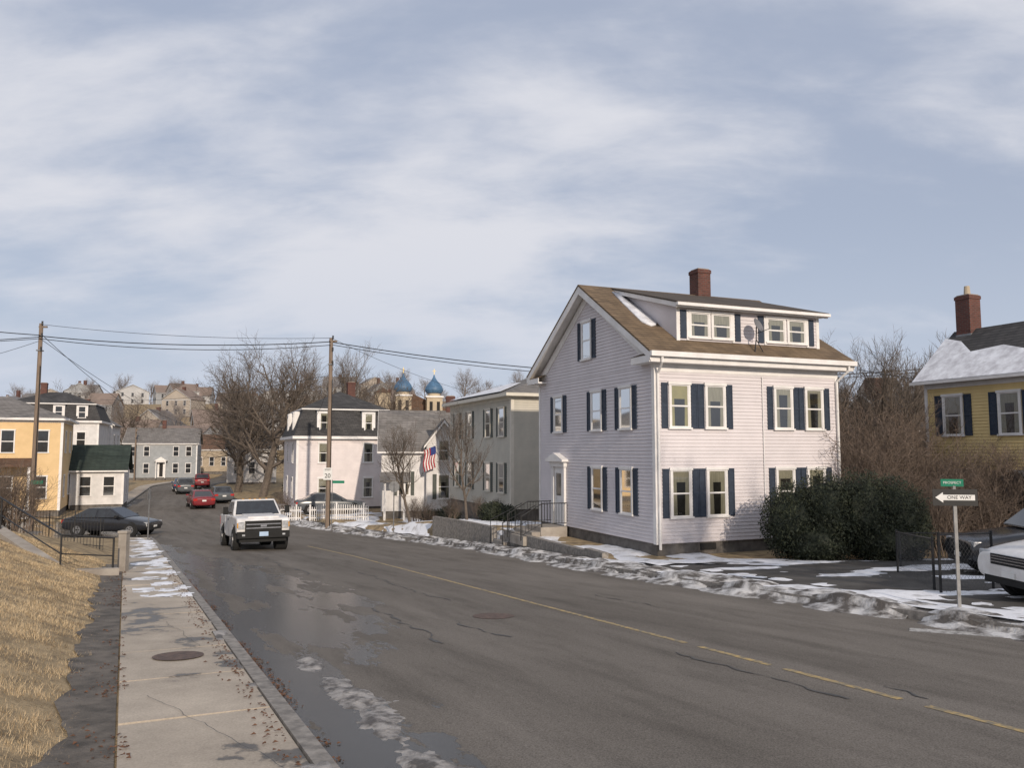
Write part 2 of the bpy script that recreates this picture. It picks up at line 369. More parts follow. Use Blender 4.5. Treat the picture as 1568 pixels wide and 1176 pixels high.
# sidewalk slabs on the near side, with open joints over a dark bed
ribbon('joint_bed', lambda y: left(y)-1.45, lambda y: left(y)-.16, -12, 38, 1, 1, lambda x, y: zb(y)+.09, M['tar'])
P = Part(); y = -12.
rs = random.Random(3)
while y < 38:
    y2 = min(y+1.42, 38.2); dz = rs.uniform(-.006, .006); dz2 = rs.uniform(-.006, .006); sk = .42
    q = [(y-sk, dz), (y+.12, dz2), (y2+.12, dz), (y2-sk, dz2)]
    q = [(left(p[0])-(1.45 if i in (0, 3) else .165), p[0], zb(p[0])+.122+p[1]) for i, p in enumerate(q)]
    P.slab(q, .09); y = y2+.022
obj_from('sidewalk', P.v, P.f, [M['walk']])
P = Part()
for (a, b, c, d) in ((.3, 5.2, 1.2, 7.2), (.5, 9.6, .8, 11.5)):
    pts = [(left(lerp(b, d, t))-lerp(a, c, t)-.06*fbm(t*7, b), lerp(b, d, t)) for t in frange(0, 1.01, .04)]
    for (x0, y0), (x1, y1) in zip(pts, pts[1:]): P.quad((x0-.003, y0, zb(y0)+.136), (x0+.003, y0, zb(y0)+.136), (x1+.003, y1, zb(y1)+.136), (x1-.003, y1, zb(y1)+.136))
obj_from('sidewalk_cracks', P.v, P.f, [M['tar']])
P = Part()
def disc(P, cx, cy, r, dz, n=28): P.quad(*[(cx+r*cos(2*pi*k/n), cy+r*sin(2*pi*k/n), zb(cy+r*sin(2*pi*k/n))+dz) for k in range(n)])
disc(P, left(9.0)-.8, 9.0, .27, .137); obj_from('utility_cover', P.v, P.f, [M['rust']])
P = Part(); disc(P, -.3, 13.0, .34, .006); obj_from('manhole_cover', P.v, P.f, [M['rust']])
ribbon('sidewalk', lambda y: left(y)-1.6, lambda y: left(y)-.16, 52, 125, 2, 1, lambda x, y: zb(y)+.125, M['walk'], skirt=.1)
ribbon('sidewalk', lambda y: right(y)+.16, lambda y: right(y)+1.55, -38, 125, 1, 2, lambda x, y: zb(y)+.125, M['lot'], skirt=.1)
ribbon('dirt_strip', lambda y: left(y)-1.95-.25*fbm(y*.9, 3), lambda y: left(y)-1.47, -12, 22, .15, 2, lambda x, y: G(x, y)+.02, M['dirt'])
ribbon('driveway', lambda y: right(y)+1.57, lambda y: right(y)+22, 10.5, 23, .5, 30, lambda x, y: G(x, y)+.03, M['lot'])

# markings
def stripe(P, pts, w, dz):
    for (x0, y0), (x1, y1) in zip(pts, pts[1:]):
        d = Vector((x1-x0, y1-y0)); 
        if d.length < 1e-6: continue
        d.normalize(); n = Vector((-d.y, d.x))*w/2
        P.quad((x0-n.x, y0-n.y, zb(y0)+dz), (x1-n.x, y1-n.y, zb(y1)+dz), (x1+n.x, y1+n.y, zb(y1)+dz), (x0+n.x, y0+n.y, zb(y0)+dz))
cl = lambda y: 7.19-.465*y if y < 27 else 7.19-.465*27-(y-27)*.52
P = Part()
for a, b in ((-6, -2), (-1.2, 2.2), (3.3, 6.0), (6.4, 7.35), (7.6, 8.95), (9.15, 10.3), (10.55, 16.5), (16.55, 24), (24.05, 33)):
    stripe(P, [(cl(t), t) for t in frange(a, b, .75)+[b]], .085, .005)
obj_from('yellow_centre_line', P.v, P.f, [M['yline']])
P = Part(); stripe(P, [(5.75, 11.6), (9.5, 9.6)], .3, .005); obj_from('white_stop_line', P.v, P.f, [M['wline']])
P = Part()
for v0, a, b, w in ((2.6, 10.5, 14, .06), (3.5, 11, 12.6, .045), (4.2, 15, 21, .045), (5.6, 7.6, 8.2, .05), (7.2, 14, 16, .035), (2.9, 20, 28, .05), (4.9, 7.6, 10, .04)):
    pts = [(left(t)+v0/.9+.35*fbm(t*.5, v0*9)+.10*fbm(t*3, v0), t) for t in frange(a, b, .1)]
    for i in range(len(pts)-1): stripe(P, pts[i:i+2], w*max(.1, .45+1.2*fbm(i*.3, v0*5)), .007)
obj_from('crack_sealant', P.v, P.f, [M['tar']])

# ------------------------------------------------------------------ snow
def snow(name, side, y0, y1, dy, o0, o1, do, f, mat):
    ys = frange(y0, y1, dy); os_ = frange(o0, o1, do); V = []; H = []
    for y in ys:
        base = (left(y) if side == 'L' else right(y))
        for o in os_:
            x = base-o if side == 'L' else base+o
            h = f(o, y, x); H.append(h); V.append((x, y, surf(x, y)+max(h, -.03)))
    n = len(os_); F = []
    for j in range(len(ys)-1):
        for i in range(n-1):
            a = j*n+i; q = (a, a+1, a+n+1, a+n)
            if max(H[k] for k in q) > 0: F.append(q if side == 'R' else q[::-1])
    obj_from(name, V, F, [M[mat]], smooth_=True)
env = lambda t, a, b, s: smooth((t-a)/s)*smooth((b-t)/s)
snow('snow_bank', 'R', 9, 52, .12, -1.0, 1.8, .08, lambda o, y, x: .085*env(o, -.9, 1.6, .8)*(1+1.3*fbm(x*1.1, y*.9, 6))-.042+.018*fbm(x*5, y*5, 3)-.04*smooth((12-y)/3), 'snowdirty')
snow('yard_snow', 'R', 21.5, 47, .2, 1.5, 5.2, .15, lambda o, y, x: .09*(fbm(x*.6, y*.4, 6, 3.)+.24-.16*smooth((y-34)/5))+.01*fbm(x*4, y*4, 3), 'snow')
snow('driveway_snow', 'R', 11.4, 23.8, .12, .4, 14, .12, lambda o, y, x: .07*(fbm((x*.8+y*.15)*.26, (y-.3*x)*.50, 7, 8.)+.22+.28*smooth((15.5-y)/3)*smooth((5-o)/2)+.12*smooth((o-6)/3))+.008*fbm(x*5, y*5, 3), 'snow')
snow('sidewalk_snow', 'L', 14.5, 37, .07, .05, 1.3, .05, lambda o, y, x: .05*(fbm(x*1.6, y*1.1, 7, 2.)+.06)-.035*abs(o-.5)+.010*fbm(x*7, y*7, 3), 'snow')
snow('gutter_slush', 'L', 4.3, 9.5, .05, -1.2, -.3, .035, lambda o, y, x: .045*(fbm(x*1.6, y*1.0, 7, 5.)+.38)-.13*abs(o+.75)+.014*fbm(x*9, y*9, 4), 'slush')
snow('verge_snow', 'R', 46, 66, .35, 1.6, 8, .3, lambda o, y, x: .08*(fbm(x*.6, y*.5, 5, 6.)+.02), 'snow')
snow('kerb_snow', 'L', 3.5, 14, .07, .0, .3, .05, lambda o, y, x: .06*(fbm(x*2, y*1.4, 5, 7.)-.34), 'slush')

# ------------------------------------------------------------------ house helpers
def fm(face, u, o, z):
    k, c = face
    return {'-y': (u, c-o, z), '-x': (c-o, u, z), '+x': (c+o, u, z), '+y': (u, c+o, z)}[k]
def fbox(P, face, u0, u1, o0, o1, z0, z1):
    a = fm(face, u0, o0, z0); b = fm(face, u1, o1, z1); P.box(a[0], b[0], a[1], b[1], z0, z1)
def siding(P, face, z0, z1, lim, h=.115):
    z = z0
    while z < z1-.02:
        t = min(z+h, z1); a, b = lim(z); c, d = lim(t)
        if b-a < .05: break
        P.quad(fm(face, a, .028, z), fm(face, b, .028, z), fm(face, d, .006, t), fm(face, c, .006, t))
        P.quad(fm(face, a, .004, z), fm(face, b, .004, z), fm(face, b, .028, z), fm(face, a, .028, z)); z = t
rw = random.Random(21)
def window(H, face, u, z0, z1, w, sh=0., shm='shutter', trim='trim', detail=True, cur='curtain', split=True):
    T = H.p('window_trim', trim); t = .075
    u0, u1 = u-w/2, u+w/2
    fbox(T, face, u0, u0+t, .0, .065, z0, z1); fbox(T, face, u1-t, u1, .0, .065, z0, z1)
    fbox(T, face, u0-.03, u1+.03, .0, .085, z1, z1+.09); fbox(T, face, u0-.04, u1+.04, .0, .10, z0-.06, z0)
    if detail:
        a, b = u0+t, u1-t; m = (z0+z1)/2
        fbox(T, face, a, b, .028, .055, m-.025, m+.025)
        fbox(T, face, a, a+.03, .03, .05, z0, z1); fbox(T, face, b-.03, b, .03, .05, z0, z1)
        fbox(T, face, a+.03, b-.03, .03, .05, z0, z0+.04); fbox(T, face, a+.03, b-.03, .03, .05, z1-.04, z1)
        D = H.p('window_interior', 'dark'); D.quad(fm(face, a, .0285, z0), fm(face, b, .0285, z0), fm(face, b, .0285, z1), fm(face, a, .0285, z1))
        C = H.p('curtains_'+cur, cur); ww = (b-a)*rw.uniform(.2, .34)
        zz = z1-(z1-z0)*rw.uniform(.08, .45)
        C.quad(fm(face, a, .032, z0), fm(face, a+ww, .032, z0), fm(face, a+ww*.8, .032, z1), fm(face, a, .032, z1))
        C.quad(fm(face, b-ww, .032, z0), fm(face, b, .032, z0), fm(face, b, .032, z1), fm(face, b-ww*.8, .032, z1))
        C.quad(fm(face, a, .030, zz), fm(face, b, .030, zz), fm(face, b, .030, z1), fm(face, a, .030, z1))
        Gp = H.p('window_glass', 'glass'); Gp.quad(fm(face, a, .038, z0), fm(face, b, .038, z0), fm(face, b, .038, z1), fm(face, a, .038, z1))
    else:
        fbox(H.p('window_glass', 'glassop'), face, u0+t, u1-t, .0, .03, z0, z1)
        fbox(T, face, u0+t, u1-t, .0, .04, (z0+z1)/2-.03, (z0+z1)/2+.03)
    if sh:
        Sp = H.p('shutters', shm)
        for a, b in ((u0-.035-sh, u0-.035), (u1+.035, u1+.035+sh)):
            fbox(Sp, face, a, a+.04, .0, .05, z0-.03, z1+.05); fbox(Sp, face, b-.04, b, .0, .05, z0-.03, z1+.05)
            fbox(Sp, face, a+.04, b-.04, .0, .048, z0-.03, z0+.03); fbox(Sp, face, a+.04, b-.04, .0, .048, z1-.01, z1+.05)
            fbox(Sp, face, a+.04, b-.04, .0, .048, (z0+z1)/2-.03, (z0+z1)/2+.03)
            z = z0+.03
            while z < z1-.01:
                Sp.quad(fm(face, a+.04, .045, z), fm(face, b-.04, .045, z), fm(face, b-.04, .029, z+.045), fm(face, a+.04, .029, z+.045)); z += .045
def chimney(H, x, y, z0, z1, w=.55, pot=False):
    B = H.p('chimney', 'brick'); B.box(x-w/2, x+w/2, y-w/2, y+w/2, z0, z1)
    B.box(x-w/2-.025, x+w/2+.025, y-w/2-.025, y+w/2+.025, z1-.16, z1-.03)
    H.p('chimney_cap', 'concrete').box(x-w/2+.04, x+w/2-.04, y-w/2+.04, y+w/2-.04, z1, z1+.04)
    H.p('chimney_flashing', 'steel').box(x-w/2-.02, x+w/2+.02, y-w/2-.02, y+w/2+.02, z0, z0+.25)
    if pot: H.p('chimney_pot', 'cream').tube([(x, y, z1), (x, y, z1+.4)], [.13, .1], 10)

# ------------------------------------------------------------------ main gabled house
W_, D_ = 7.42, 8.85
H = Obj('white_gabled_house', (4.47, 24.5, 0), radians(22))
SB = -1.02; ET = 4.62
core = H.p('walls_core', 'siding'); core.box(0, W_, 0, D_, SB-.02, ET)
ym = D_/2; zr = 7.95; k = (zr-4.95)/(ym+.42)
roofz = lambda y: zr-k*abs(y-ym)
core.extr([(0, .05, ET), (0, D_-.05, ET), (0, ym, roofz(ym)-.25)], (W_, 0, 0))
Sd = H.p('clapboard_siding', 'siding')
siding(Sd, ('-y', 0), SB, ET-.25, lambda z: (.12, W_-.12))
siding(Sd, ('-x', 0), SB, ET-.05, lambda z: (.12, D_-.12))
siding(Sd, ('-x', 0), ET-.05, zr-.4, lambda z: (max(.0, ym-(zr-.3-z)/k), min(D_, ym+(zr-.3-z)/k)))
H.p('foundation', 'found').box(.05, W_-.05, .05, D_-.05, -2.6, SB-.02)
T = H.p('corner_boards', 'trim')
for fc, L_ in ((('-y', 0), W_), (('-x', 0), D_)):
    fbox(T, fc, -.038 if fc[0] == '-y' else .0, .13, 0, .037, SB-.03, ET-.02); fbox(T, fc, L_-.13, L_, 0, .037, SB-.03, ET-.02)
T = H.p('frieze', 'trim'); fbox(T, ('-y', 0), .13, W_-.13, 0, .033, ET-.28, ET+.0)
R = H.p('roof', 'roof'); xo = .42
R.slab([(-xo, -.42, 4.95), (W_+xo, -.42, 4.95), (W_+xo, ym, zr), (-xo, ym, zr)], .07)
R.slab([(W_+xo, D_+.42, 4.95), (-xo, D_+.42, 4.95), (-xo, ym, zr-.001), (W_+xo, ym, zr-.001)], .07)
T = H.p('rake_boards', 'trim')
for sg in (-1, 1):
    ye = ym+sg*(ym+.42)
    for x0 in (-xo+.012, W_+xo-.045):
        T.extr([(x0, ye, 4.95-.075), (x0, ym, zr-.075), (x0, ym, zr-.36), (x0, ye, 4.95-.30)], (.033, 0, 0))
    T.extr([(-xo+.045, ye, 4.95-.2), (-xo+.045, ym, zr-.2), (-xo+.045, ym, zr-.23), (-xo+.045, ye, 4.95-.23)], (xo-.02, 0, 0))
    T.extr([(-.05, ym+sg*(ym-.02), 4.95-.20), (-.05, ym, zr-.28), (-.05, ym, zr-.60), (-.05, ym+sg*(ym-.02), 4.95-.50)], (.044, 0, 0))
C = H.p('cornice', 'trim')
C.box(-xo+.05, W_+xo-.05, -.36, .0, ET-.03, ET+.03)
C.box(-xo+.05, W_+xo-.05, -.40, -.36, ET-.03, ET+.22)
C.box(-xo+.05, -.0, -.36, .75, ET-.032, ET+.028); C.box(-xo+.02, -xo+.05, -.36, .75, ET-.03, ET+.2)
C.box(-xo+.05, -.0, D_-.75, D_+.36, ET-.032, ET+.028); C.box(-xo+.02, -xo+.05, D_-.75, D_+.36, ET-.03, ET+.2)
H.p('return_roof', 'roof').slab([(-xo+.02, -.36, ET+.2), (-xo+.02, .75, ET+.2), (-.03, .75, ET+.34), (-.03, -.36, ET+.34)], .02)
H.p('return_roof', 'roof').slab([(-xo+.02, D_-.75, ET+.2), (-xo+.02, D_+.36, ET+.2), (-.03, D_+.36, ET+.34), (-.03, D_-.75, ET+.34)], .02)
Gt = H.p('gutter', 'trim'); Gt.box(-xo, W_+xo, -.54, -.402, ET+.14, ET+.30)
Dn = H.p('downspouts', 'trim')
Dn.tube([(.0, -.47, ET+.14), (.0, -.47, ET-.02), (.07, -.09, ET-.35), (.07, -.09, -1.2)], .045, 8)
Dn.tube([(W_+.1, -.47, ET+.14), (W_+.1, -.47, ET-.02), (W_-.1, -.09, ET-.4), (W_-.1, -.09, -1.2)], .045, 8)
for i, u in enumerate((.894, 2.26, 5.02, 6.34)):
    window(H, ('-y', 0), u, 2.58, 3.94, .80, .24, cur='curtyel' if i == 0 else 'curtain')
    window(H, ('-y', 0), u, -.22, 1.23, .80, .24, cur='curtain')
for i, u in enumerate((1.75, 3.8, 6.97)):
    window(H, ('-x', 0), u, 2.58, 3.94, .80, .28)
    if i < 2: window(H, ('-x', 0), u, -.22, 1.23, .80, .28)
window(H, ('-x', 0), ym+.1, 5.22, 6.58, .78, .28)
fbox(H.p('basement_vent', 'dark'), ('-y', -.0), 1.62, 2.2, -.04, .0, -1.28, -1.08)
fx = ('-x', 0); T = H.p('door_surround', 'trim')
for a, b in ((6.32, 6.52), (7.28, 7.48)): fbox(T, fx, a, b, 0, .12, -1.02, 1.22)
fbox(T, fx, 6.25, 7.55, 0, .16, 1.22, 1.42); fbox(T, fx, 6.12, 7.68, 0, .30, 1.42, 1.50)
T.extr([(-.30, 6.12, 1.50), (-.30, 7.68, 1.50), (-.30, 6.9, 1.76)], (.30, 0, 0))
fbox(T, fx, 6.52, 7.28, 0, .05, -1.02, 1.22)
fbox(H.p('door_glass', 'glassop'), fx, 6.68, 7.12, .05, .058, .1, .95)
T2 = H.p('storm_door', 'trim'); fbox(T2, fx, 6.62, 7.18, .05, .065, -.85, -.08); fbox(T2, fx, 6.56, 6.66, .05, .075, -1.0, 1.1); fbox(T2, fx, 7.14, 7.24, .05, .075, -1.0, 1.1); fbox(T2, fx, 6.66, 7.14, .05, .072, .97, 1.1)
St = H.p('front_steps', 'concrete')
St.box(-1.15, -.05, 6.2, 7.6, -1.7, -1.04); St.box(-1.5, -1.152, 6.25, 7.55, -1.7, -1.21); St.box(-1.85, -1.502, 6.25, 7.55, -1.7, -1.36)
Rl = H.p('stair_railing', 'black')
for y in (6.22, 7.58):
    Rl.tube([(-.06, y, -.15), (-1.1, y, -.15), (-1.95, y, -.62)], .02, 6)
    Rl.tube([(-.06, y, -.9), (-1.1, y, -.9), (-1.9, y, -1.3)], .012, 6)
    for x in frange(-1.1, 0, .12): Rl.tube([(x, y, -.9 if x > -1.1 else -1.04), (x, y, -.15)], .009, 4)
    for x in frange(-1.9, -1.15, .13): z = -.15+(x+1.1)*.553; Rl.tube([(x, y, z-.72), (x, y, z)], .009, 4)
Rl.tube([(-1.1, 6.22, -1.04), (-1.1, 6.22, -.12)], .022, 6); Rl.tube([(-1.95, 6.22, -1.5), (-1.95, 6.22, -.6)], .022, 6); Rl.tube([(-1.95, 7.58, -1.5), (-1.95, 7.58, -.6)], .022, 6)
# shed dormer
dx0, dx1, dy = 1.12, 7.0, .38
dzt = 6.52; zbk = 7.84; yb = ym-(zr-zbk)/k
DW = H.p('dormer_walls', 'siding'); zf0 = roofz(dy)
DW.extr([(dx0, dy, zf0-.1), (dx0, dy, dzt), (dx0, yb, zbk-.12), (dx0, yb-.1, roofz(yb-.1)-.1)], (dx1-dx0, 0, 0))
Sd = H.p('dormer_siding', 'siding'); siding(Sd, ('-y', dy), zf0, dzt-.08, lambda z: (dx0+.1, dx1-.1))
siding(Sd, ('-x', dx0), zf0, zbk-.15, lambda z: (max(dy+.02, dy+(z-dzt)/((zbk-.12-dzt)/(yb-dy)) if z > dzt else dy+.02), ym-(zr-z)/k))
T = H.p('dormer_trim', 'trim')
fbox(T, ('-y', dy), dx0-.03, dx0+.1, 0, .035, zf0-.05, dzt); fbox(T, ('-y', dy), dx1-.1, dx1+.03, 0, .035, zf0-.05, dzt)
fbox(T, ('-y', dy), dx0-.16, dx1+.16, 0, .26, dzt+.0, dzt+.06); fbox(T, ('-y', dy), dx0-.2, dx1+.2, .26, .30, dzt-.04, dzt+.13)
T.extr([(dx0-.2, dy-.3, dzt-.06), (dx0-.2, dy-.3, dzt+.10), (dx0-.2, yb, zbk-.02), (dx0-.2, yb, zbk-.16)], (.03, 0, 0))
H.p('dormer_roof', 'roofdorm').slab([(dx0-.22, dy-.34, dzt+.14), (dx1+.22, dy-.34, dzt+.14), (dx1+.22, yb+.1, zbk+.07), (dx0-.22, yb+.1, zbk+.07)], .05)
H.p('dormer_gutter', 'trim').box(dx0-.22, dx1+.22, dy-.42, dy-.302, dzt+.0, dzt+.10)
for u in (1.98, 2.86, 5.12, 6.02):
    window(H, ('-y', dy), u, zf0+.12, dzt-.15, .84, 0, cur='curtain')
T = H.p('dormer_window_casings', 'trim')
for a, b in ((1.56, 3.28), (4.70, 6.44)):
    fbox(T, ('-y', dy), a-.09, a, 0, .06, zf0+.0, dzt-.05); fbox(T, ('-y', dy), b, b+.09, 0, .06, zf0+.0, dzt-.05)
Sp = H.p('shutters', 'shutter')
for u in (1.345, 3.52, 4.48, 6.67): fbox(Sp, ('-y', dy), u-.11, u+.11, 0, .05, zf0+.06, dzt-.08)
sn = H.p('roof_snow', 'snowroof'); sn.smooth = True
def rp(x, y, h=.06): return (x, y, roofz(y)+h)
sn.slab([rp(.95, 1.35), rp(1.08, 1.5), rp(1.09, 2.6), rp(1.0, 3.7), rp(.72, 3.9), rp(.62, 3.0), rp(.55, 2.2), rp(.5, 1.5), rp(.7, 1.25)], .07)
chimney(H, 5.0, ym+.05, 7.6, 8.95, .58)
Dd = H.p('satellite_dish', 'paleconc'); Dd.smooth = True
c = Vector((3.95, -.1, 6.0)); ax = Vector((.35, -.85, .42)).normalized(); a = ax.orthogonal().normalized(); b = ax.cross(a); n0 = len(Dd.v)
for ri in range(5):
    r = .25*ri/4
    for t in range(20): q = c+(a*cos(2*pi*t/20)+b*sin(2*pi*t/20))*max(r, .001)+ax*(.07*(ri/4)**2); Dd.v.append(q[:])
for ri in range(4):
    for t in range(20): Dd.f.append((n0+ri*20+t, n0+ri*20+(t+1) % 20, n0+(ri+1)*20+(t+1) % 20, n0+(ri+1)*20+t))
Dm = H.p('dish_mast', 'black'); Dm.tube([(3.8, -.15, 5.1), (3.95, -.05, 5.55), (3.95, -.07, 5.98)], .022, 6); Dm.tube([(3.95, -.1, 5.75), (4.1, -.52, 5.85), (4.1, -.5, 6.05)], .012, 5)
Dm.tube([(4.15, -.15, 5.1), (3.95, -.05, 5.55)], .015, 5)
H.p('electric_meter', 'steel').box(4.6, 4.82, -.14, -.03, -.1, .2); H.p('electric_meter', 'trim').tube([(4.15, -.05, -.5), (4.15, -.05, 4.3)], .02, 6)
H.done()

# ------------------------------------------------------------------ generic houses
def house(name, loc, rot, w, d, base, eave, ridge, wall, roof, kind='gx', cols=(), colsx=(), floors=2, trim='trim', sh=0., shm='shutter', ov=.3, lap=.14, det=False, ww=.85, fh=None, side_r=()):
    H = Obj(name, (loc[0], loc[1], 0), radians(rot))
    C = H.p('walls', wall); C.box(0, w, 0, d, base+.5, eave)
    H.p('foundation', 'found').box(.04, w-.04, .04, d-.04, base-1.4, base+.498)
    if lap:
        for fc, L_ in ((('-y', 0), w), (('-x', 0), d), (('+x', w), d)): siding(C, fc, base+.5, eave-.2, lambda z, L_=L_: (.1, L_-.1), lap)
    T = H.p('trim', trim)
    for fc, L_ in ((('-y', 0), w), (('-x', 0), d), (('+x', w), d)):
        e = .003 if fc[0] == '-y' else 0
        fbox(T, fc, -.036*(e > 0), .13, 0, .036, base+.48, eave); fbox(T, fc, L_-.13, L_+.036*(e > 0), 0, .036, base+.48, eave)
        fbox(T, fc, .13, L_-.13, 0, .032, eave-.25, eave)
    R = H.p('roof', roof)
    if kind == 'gx':
        R.slab([(-ov, -ov, eave+.03), (w+ov, -ov, eave+.03), (w+ov, d/2, ridge), (-ov, d/2, ridge)], .09)
        R.slab([(w+ov, d+ov, eave+.03), (-ov, d+ov, eave+.03), (-ov, d/2, ridge), (w+ov, d/2, ridge)], .09)
        C.extr([(0, 0, eave), (0, d, eave), (0, d/2, ridge-.15)], (w, 0, 0))
        for s_ in (0, 1):
            ye = -ov if s_ == 0 else d+ov
            T.extr([(-ov-.02, ye, eave-.08), (-ov-.02, ye, eave+.02), (-ov-.02, d/2, ridge-.02), (-ov-.02, d/2, ridge-.22)], (.03, 0, 0))
        T.box(-ov, w+ov, -ov-.06, -ov+.0, eave-.08, eave+.03)
    elif kind == 'gy':
        R.slab([(-ov, d+ov, eave+.03), (-ov, -ov, eave+.03), (w/2, -ov, ridge), (w/2, d+ov, ridge)], .09)
        R.slab([(w+ov, -ov, eave+.03), (w+ov, d+ov, eave+.03), (w/2, d+ov, ridge), (w/2, -ov, ridge)], .09)
        C.extr([(0, 0, eave), (w, 0, eave), (w/2, 0, ridge-.15)], (0, d, 0))
        for s_ in (0, 1):
            xe = -ov if s_ == 0 else w+ov
            T.extr([(xe, -ov-.02, eave-.08), (xe, -ov-.02, eave+.02), (w/2, -ov-.02, ridge-.02), (w/2, -ov-.02, ridge-.22)], (0, .03, 0))
        T.box(-ov-.06, -ov, -ov, d+ov, eave-.08, eave+.03)
    elif kind == 'hip':
        m = min(w, d)/2*.95
        if w >= d: r0, r1 = (m, d/2, ridge), (w-m, d/2, ridge)
        else: r0, r1 = (w/2, m, ridge), (w/2, d-m, ridge)
        e = eave+.06; A, B_, C2, D2 = (-ov, -ov, e), (w+ov, -ov, e), (w+ov, d+ov, e), (-ov, d+ov, e)
        T.box(-ov, w+ov, -ov, d+ov, eave-.1, e-.004)
        if w >= d: fs = [(A, B_, r1, r0), (C2, D2, r0, r1), (D2, A, r0), (B_, C2, r1)]
        else: fs = [(A, B_, r0), (C2, D2, r1), (D2, A, r0, r1), (B_, C2, r1, r0)]
        for f in fs: R.quad(*f)
    elif kind == 'mansard':
        e = eave+.05; T.box(-ov, w+ov, -ov, d+ov, eave-.15, e); m1 = eave+(ridge-eave)*.55; s_ = .45
        A = [(-ov+.1, -ov+.1, e), (w+ov-.1, -ov+.1, e), (w+ov-.1, d+ov-.1, e), (-ov+.1, d+ov-.1, e)]
        B_ = [(s_, s_, m1), (w-s_, s_, m1), (w-s_, d-s_, m1), (s_, d-s_, m1)]
        for i in range(4): j = (i+1) % 4; R.quad(A[i], A[j], B_[j], B_[i])
        T.box(s_-.12, w-s_+.12, s_-.12, d-s_+.12, m1, m1+.1)
        Cc = [(q[0]+(-.1 if q[0] < w/2 else .1), q[1]+(-.1 if q[1] < d/2 else .1), m1+.103) for q in B_]; mm = min(w, d)/2-s_
        r0, r1 = ((s_+mm, d/2, ridge), (w-s_-mm, d/2, ridge)) if w >= d else ((w/2, s_+mm, ridge), (w/2, d-s_-mm, ridge))
        fs = [(Cc[0], Cc[1], r1, r0), (Cc[2], Cc[3], r0, r1), (Cc[3], Cc[0], r0), (Cc[1], Cc[2], r1)] if w >= d else [(Cc[0], Cc[1], r0), (Cc[2], Cc[3], r1), (Cc[3], Cc[0], r0, r1), (Cc[1], Cc[2], r1, r0)]
        for f in fs: R.quad(*f)
        for u in cols:
            Dm = H.p('dormers', trim); Dm.box(u-.5, u+.5, -.02, s_+.2, eave+.2, m1-.1); H.p('dormer_caps', roof).slab([(u-.58, -.1, m1-.098), (u+.58, -.1, m1-.098), (u+.58, s_+.3, m1+.0), (u-.58, s_+.3, m1+.0)], -.04)
            window(H, ('-y', -.02), u, eave+.35, m1-.25, .7, 0, trim=trim, detail=det)
        for u in colsx:
            H.p('dormers', trim).box(-.02, s_+.2, u-.5, u+.5, eave+.2, m1-.1); window(H, ('-x', -.02), u, eave+.35, m1-.25, .7, 0, trim=trim, detail=det)
    fh = fh or (eave-base-.5)/floors
    for fl in range(floors):
        z0 = base+.5+fl*fh+fh*.27; z1 = z0+min(1.45, fh*.55)
        for u in cols: window(H, ('-y', 0), u, z0, z1, ww, sh, shm, trim, det)
        for u in colsx: window(H, ('-x', 0), u, z0, z1, ww, sh, shm, trim, det)
        for u in side_r: window(H, ('+x', w), u, z0, z1, ww, sh, shm, trim, det)
    return H
H = house('sage_green_house', (-.03, 39), 22, 8, 10, -1.55, 4.65, 6.25, 'sage', 'roofgrey', 'hip', (2.5, 5.5), (1.3, 3.3, 6.3, 8.6), 2, 'sagetrim', .25, 'shutterg', .45, .115, True)
H.p('roof_snow', 'snowroof').slab([(-.3, .8, 4.85), (1.0, 2.2, 5.28), (2.0, 3.6, 5.6), (2.4, 6.0, 5.75), (1.7, 8.0, 5.5), (-.2, 9.6, 4.9)], .02)
H.done()
H = house('small_white_house', (-8.3, 50.3), 9, 7.2, 6.5, -2.5, 1.75, 4.6, 'white2', 'roofgrey', 'gx', (1.4, 3.6), (2, 4.5), 1, 'trim', .22, 'shutterg', .3, .13, True, .8)
G2 = H.p('cross_gable', 'white2'); G2.box(2.8, 5.0, -.6, 3, -2.6, 2.3); G2.extr([(2.8, -.6, 2.3), (5.0, -.6, 2.3), (3.9, -.6, 3.7)], (0, 3.5, 0))
siding(G2, ('-y', -.6), -2.4, 2.3, lambda z: (2.85, 4.95), .13)
R2 = H.p('cross_gable_roof', 'roofgrey'); R2.slab([(2.6, 2.9, 2.2), (2.6, -.9, 2.2), (3.9, -.9, 3.9), (3.9, 2.9, 3.9)], .08); R2.slab([(5.2, -.9, 2.2), (5.2, 2.9, 2.2), (3.9, 2.9, 3.9), (3.9, -.9, 3.9)], .08)
Tt = H.p('gable_trim', 'trim')
Tt.extr([(2.6, -.93, 2.1), (2.6, -.93, 1.95), (3.9, -.93, 3.62), (3.9, -.93, 3.8)], (0, .03, 0)); Tt.extr([(5.2, -.93, 2.1), (5.2, -.93, 1.95), (3.9, -.93, 3.62), (3.9, -.93, 3.8)], (0, .03, 0))
window(H, ('-y', -.6), 3.9, 1.2, 2.5, .8, .0, trim='trim'); window(H, ('-y', -.6), 3.9, -1.2, .3, .85, .25, 'shutterg')
chimney(H, 4.6, 3.4, 4.0, 5.6, .6)
for x in (.2, 1.4): H.p('porch_posts', 'trim').box(x-.07, x+.07, -1.3, -1.16, -2.7, .0)
H.p('porch_roof', 'roofgrey').slab([(-.1, -1.5, 0), (1.8, -1.5, 0), (1.8, 0, .5), (-.1, 0, .5)], .12)
H.done()
H = house('mansard_house', (-15.6, 57), 22, 7.2, 8.2, -2.8, 2.85, 6.5, 'pink', 'roofdark', 'mansard', (1.9, 5.2), (2.2, 5.6), 2, 'trim', 0, ov=.35, lap=.115, det=True, ww=.8)
chimney(H, 4.6, 4.2, 5.6, 7.3, .6); H.done()
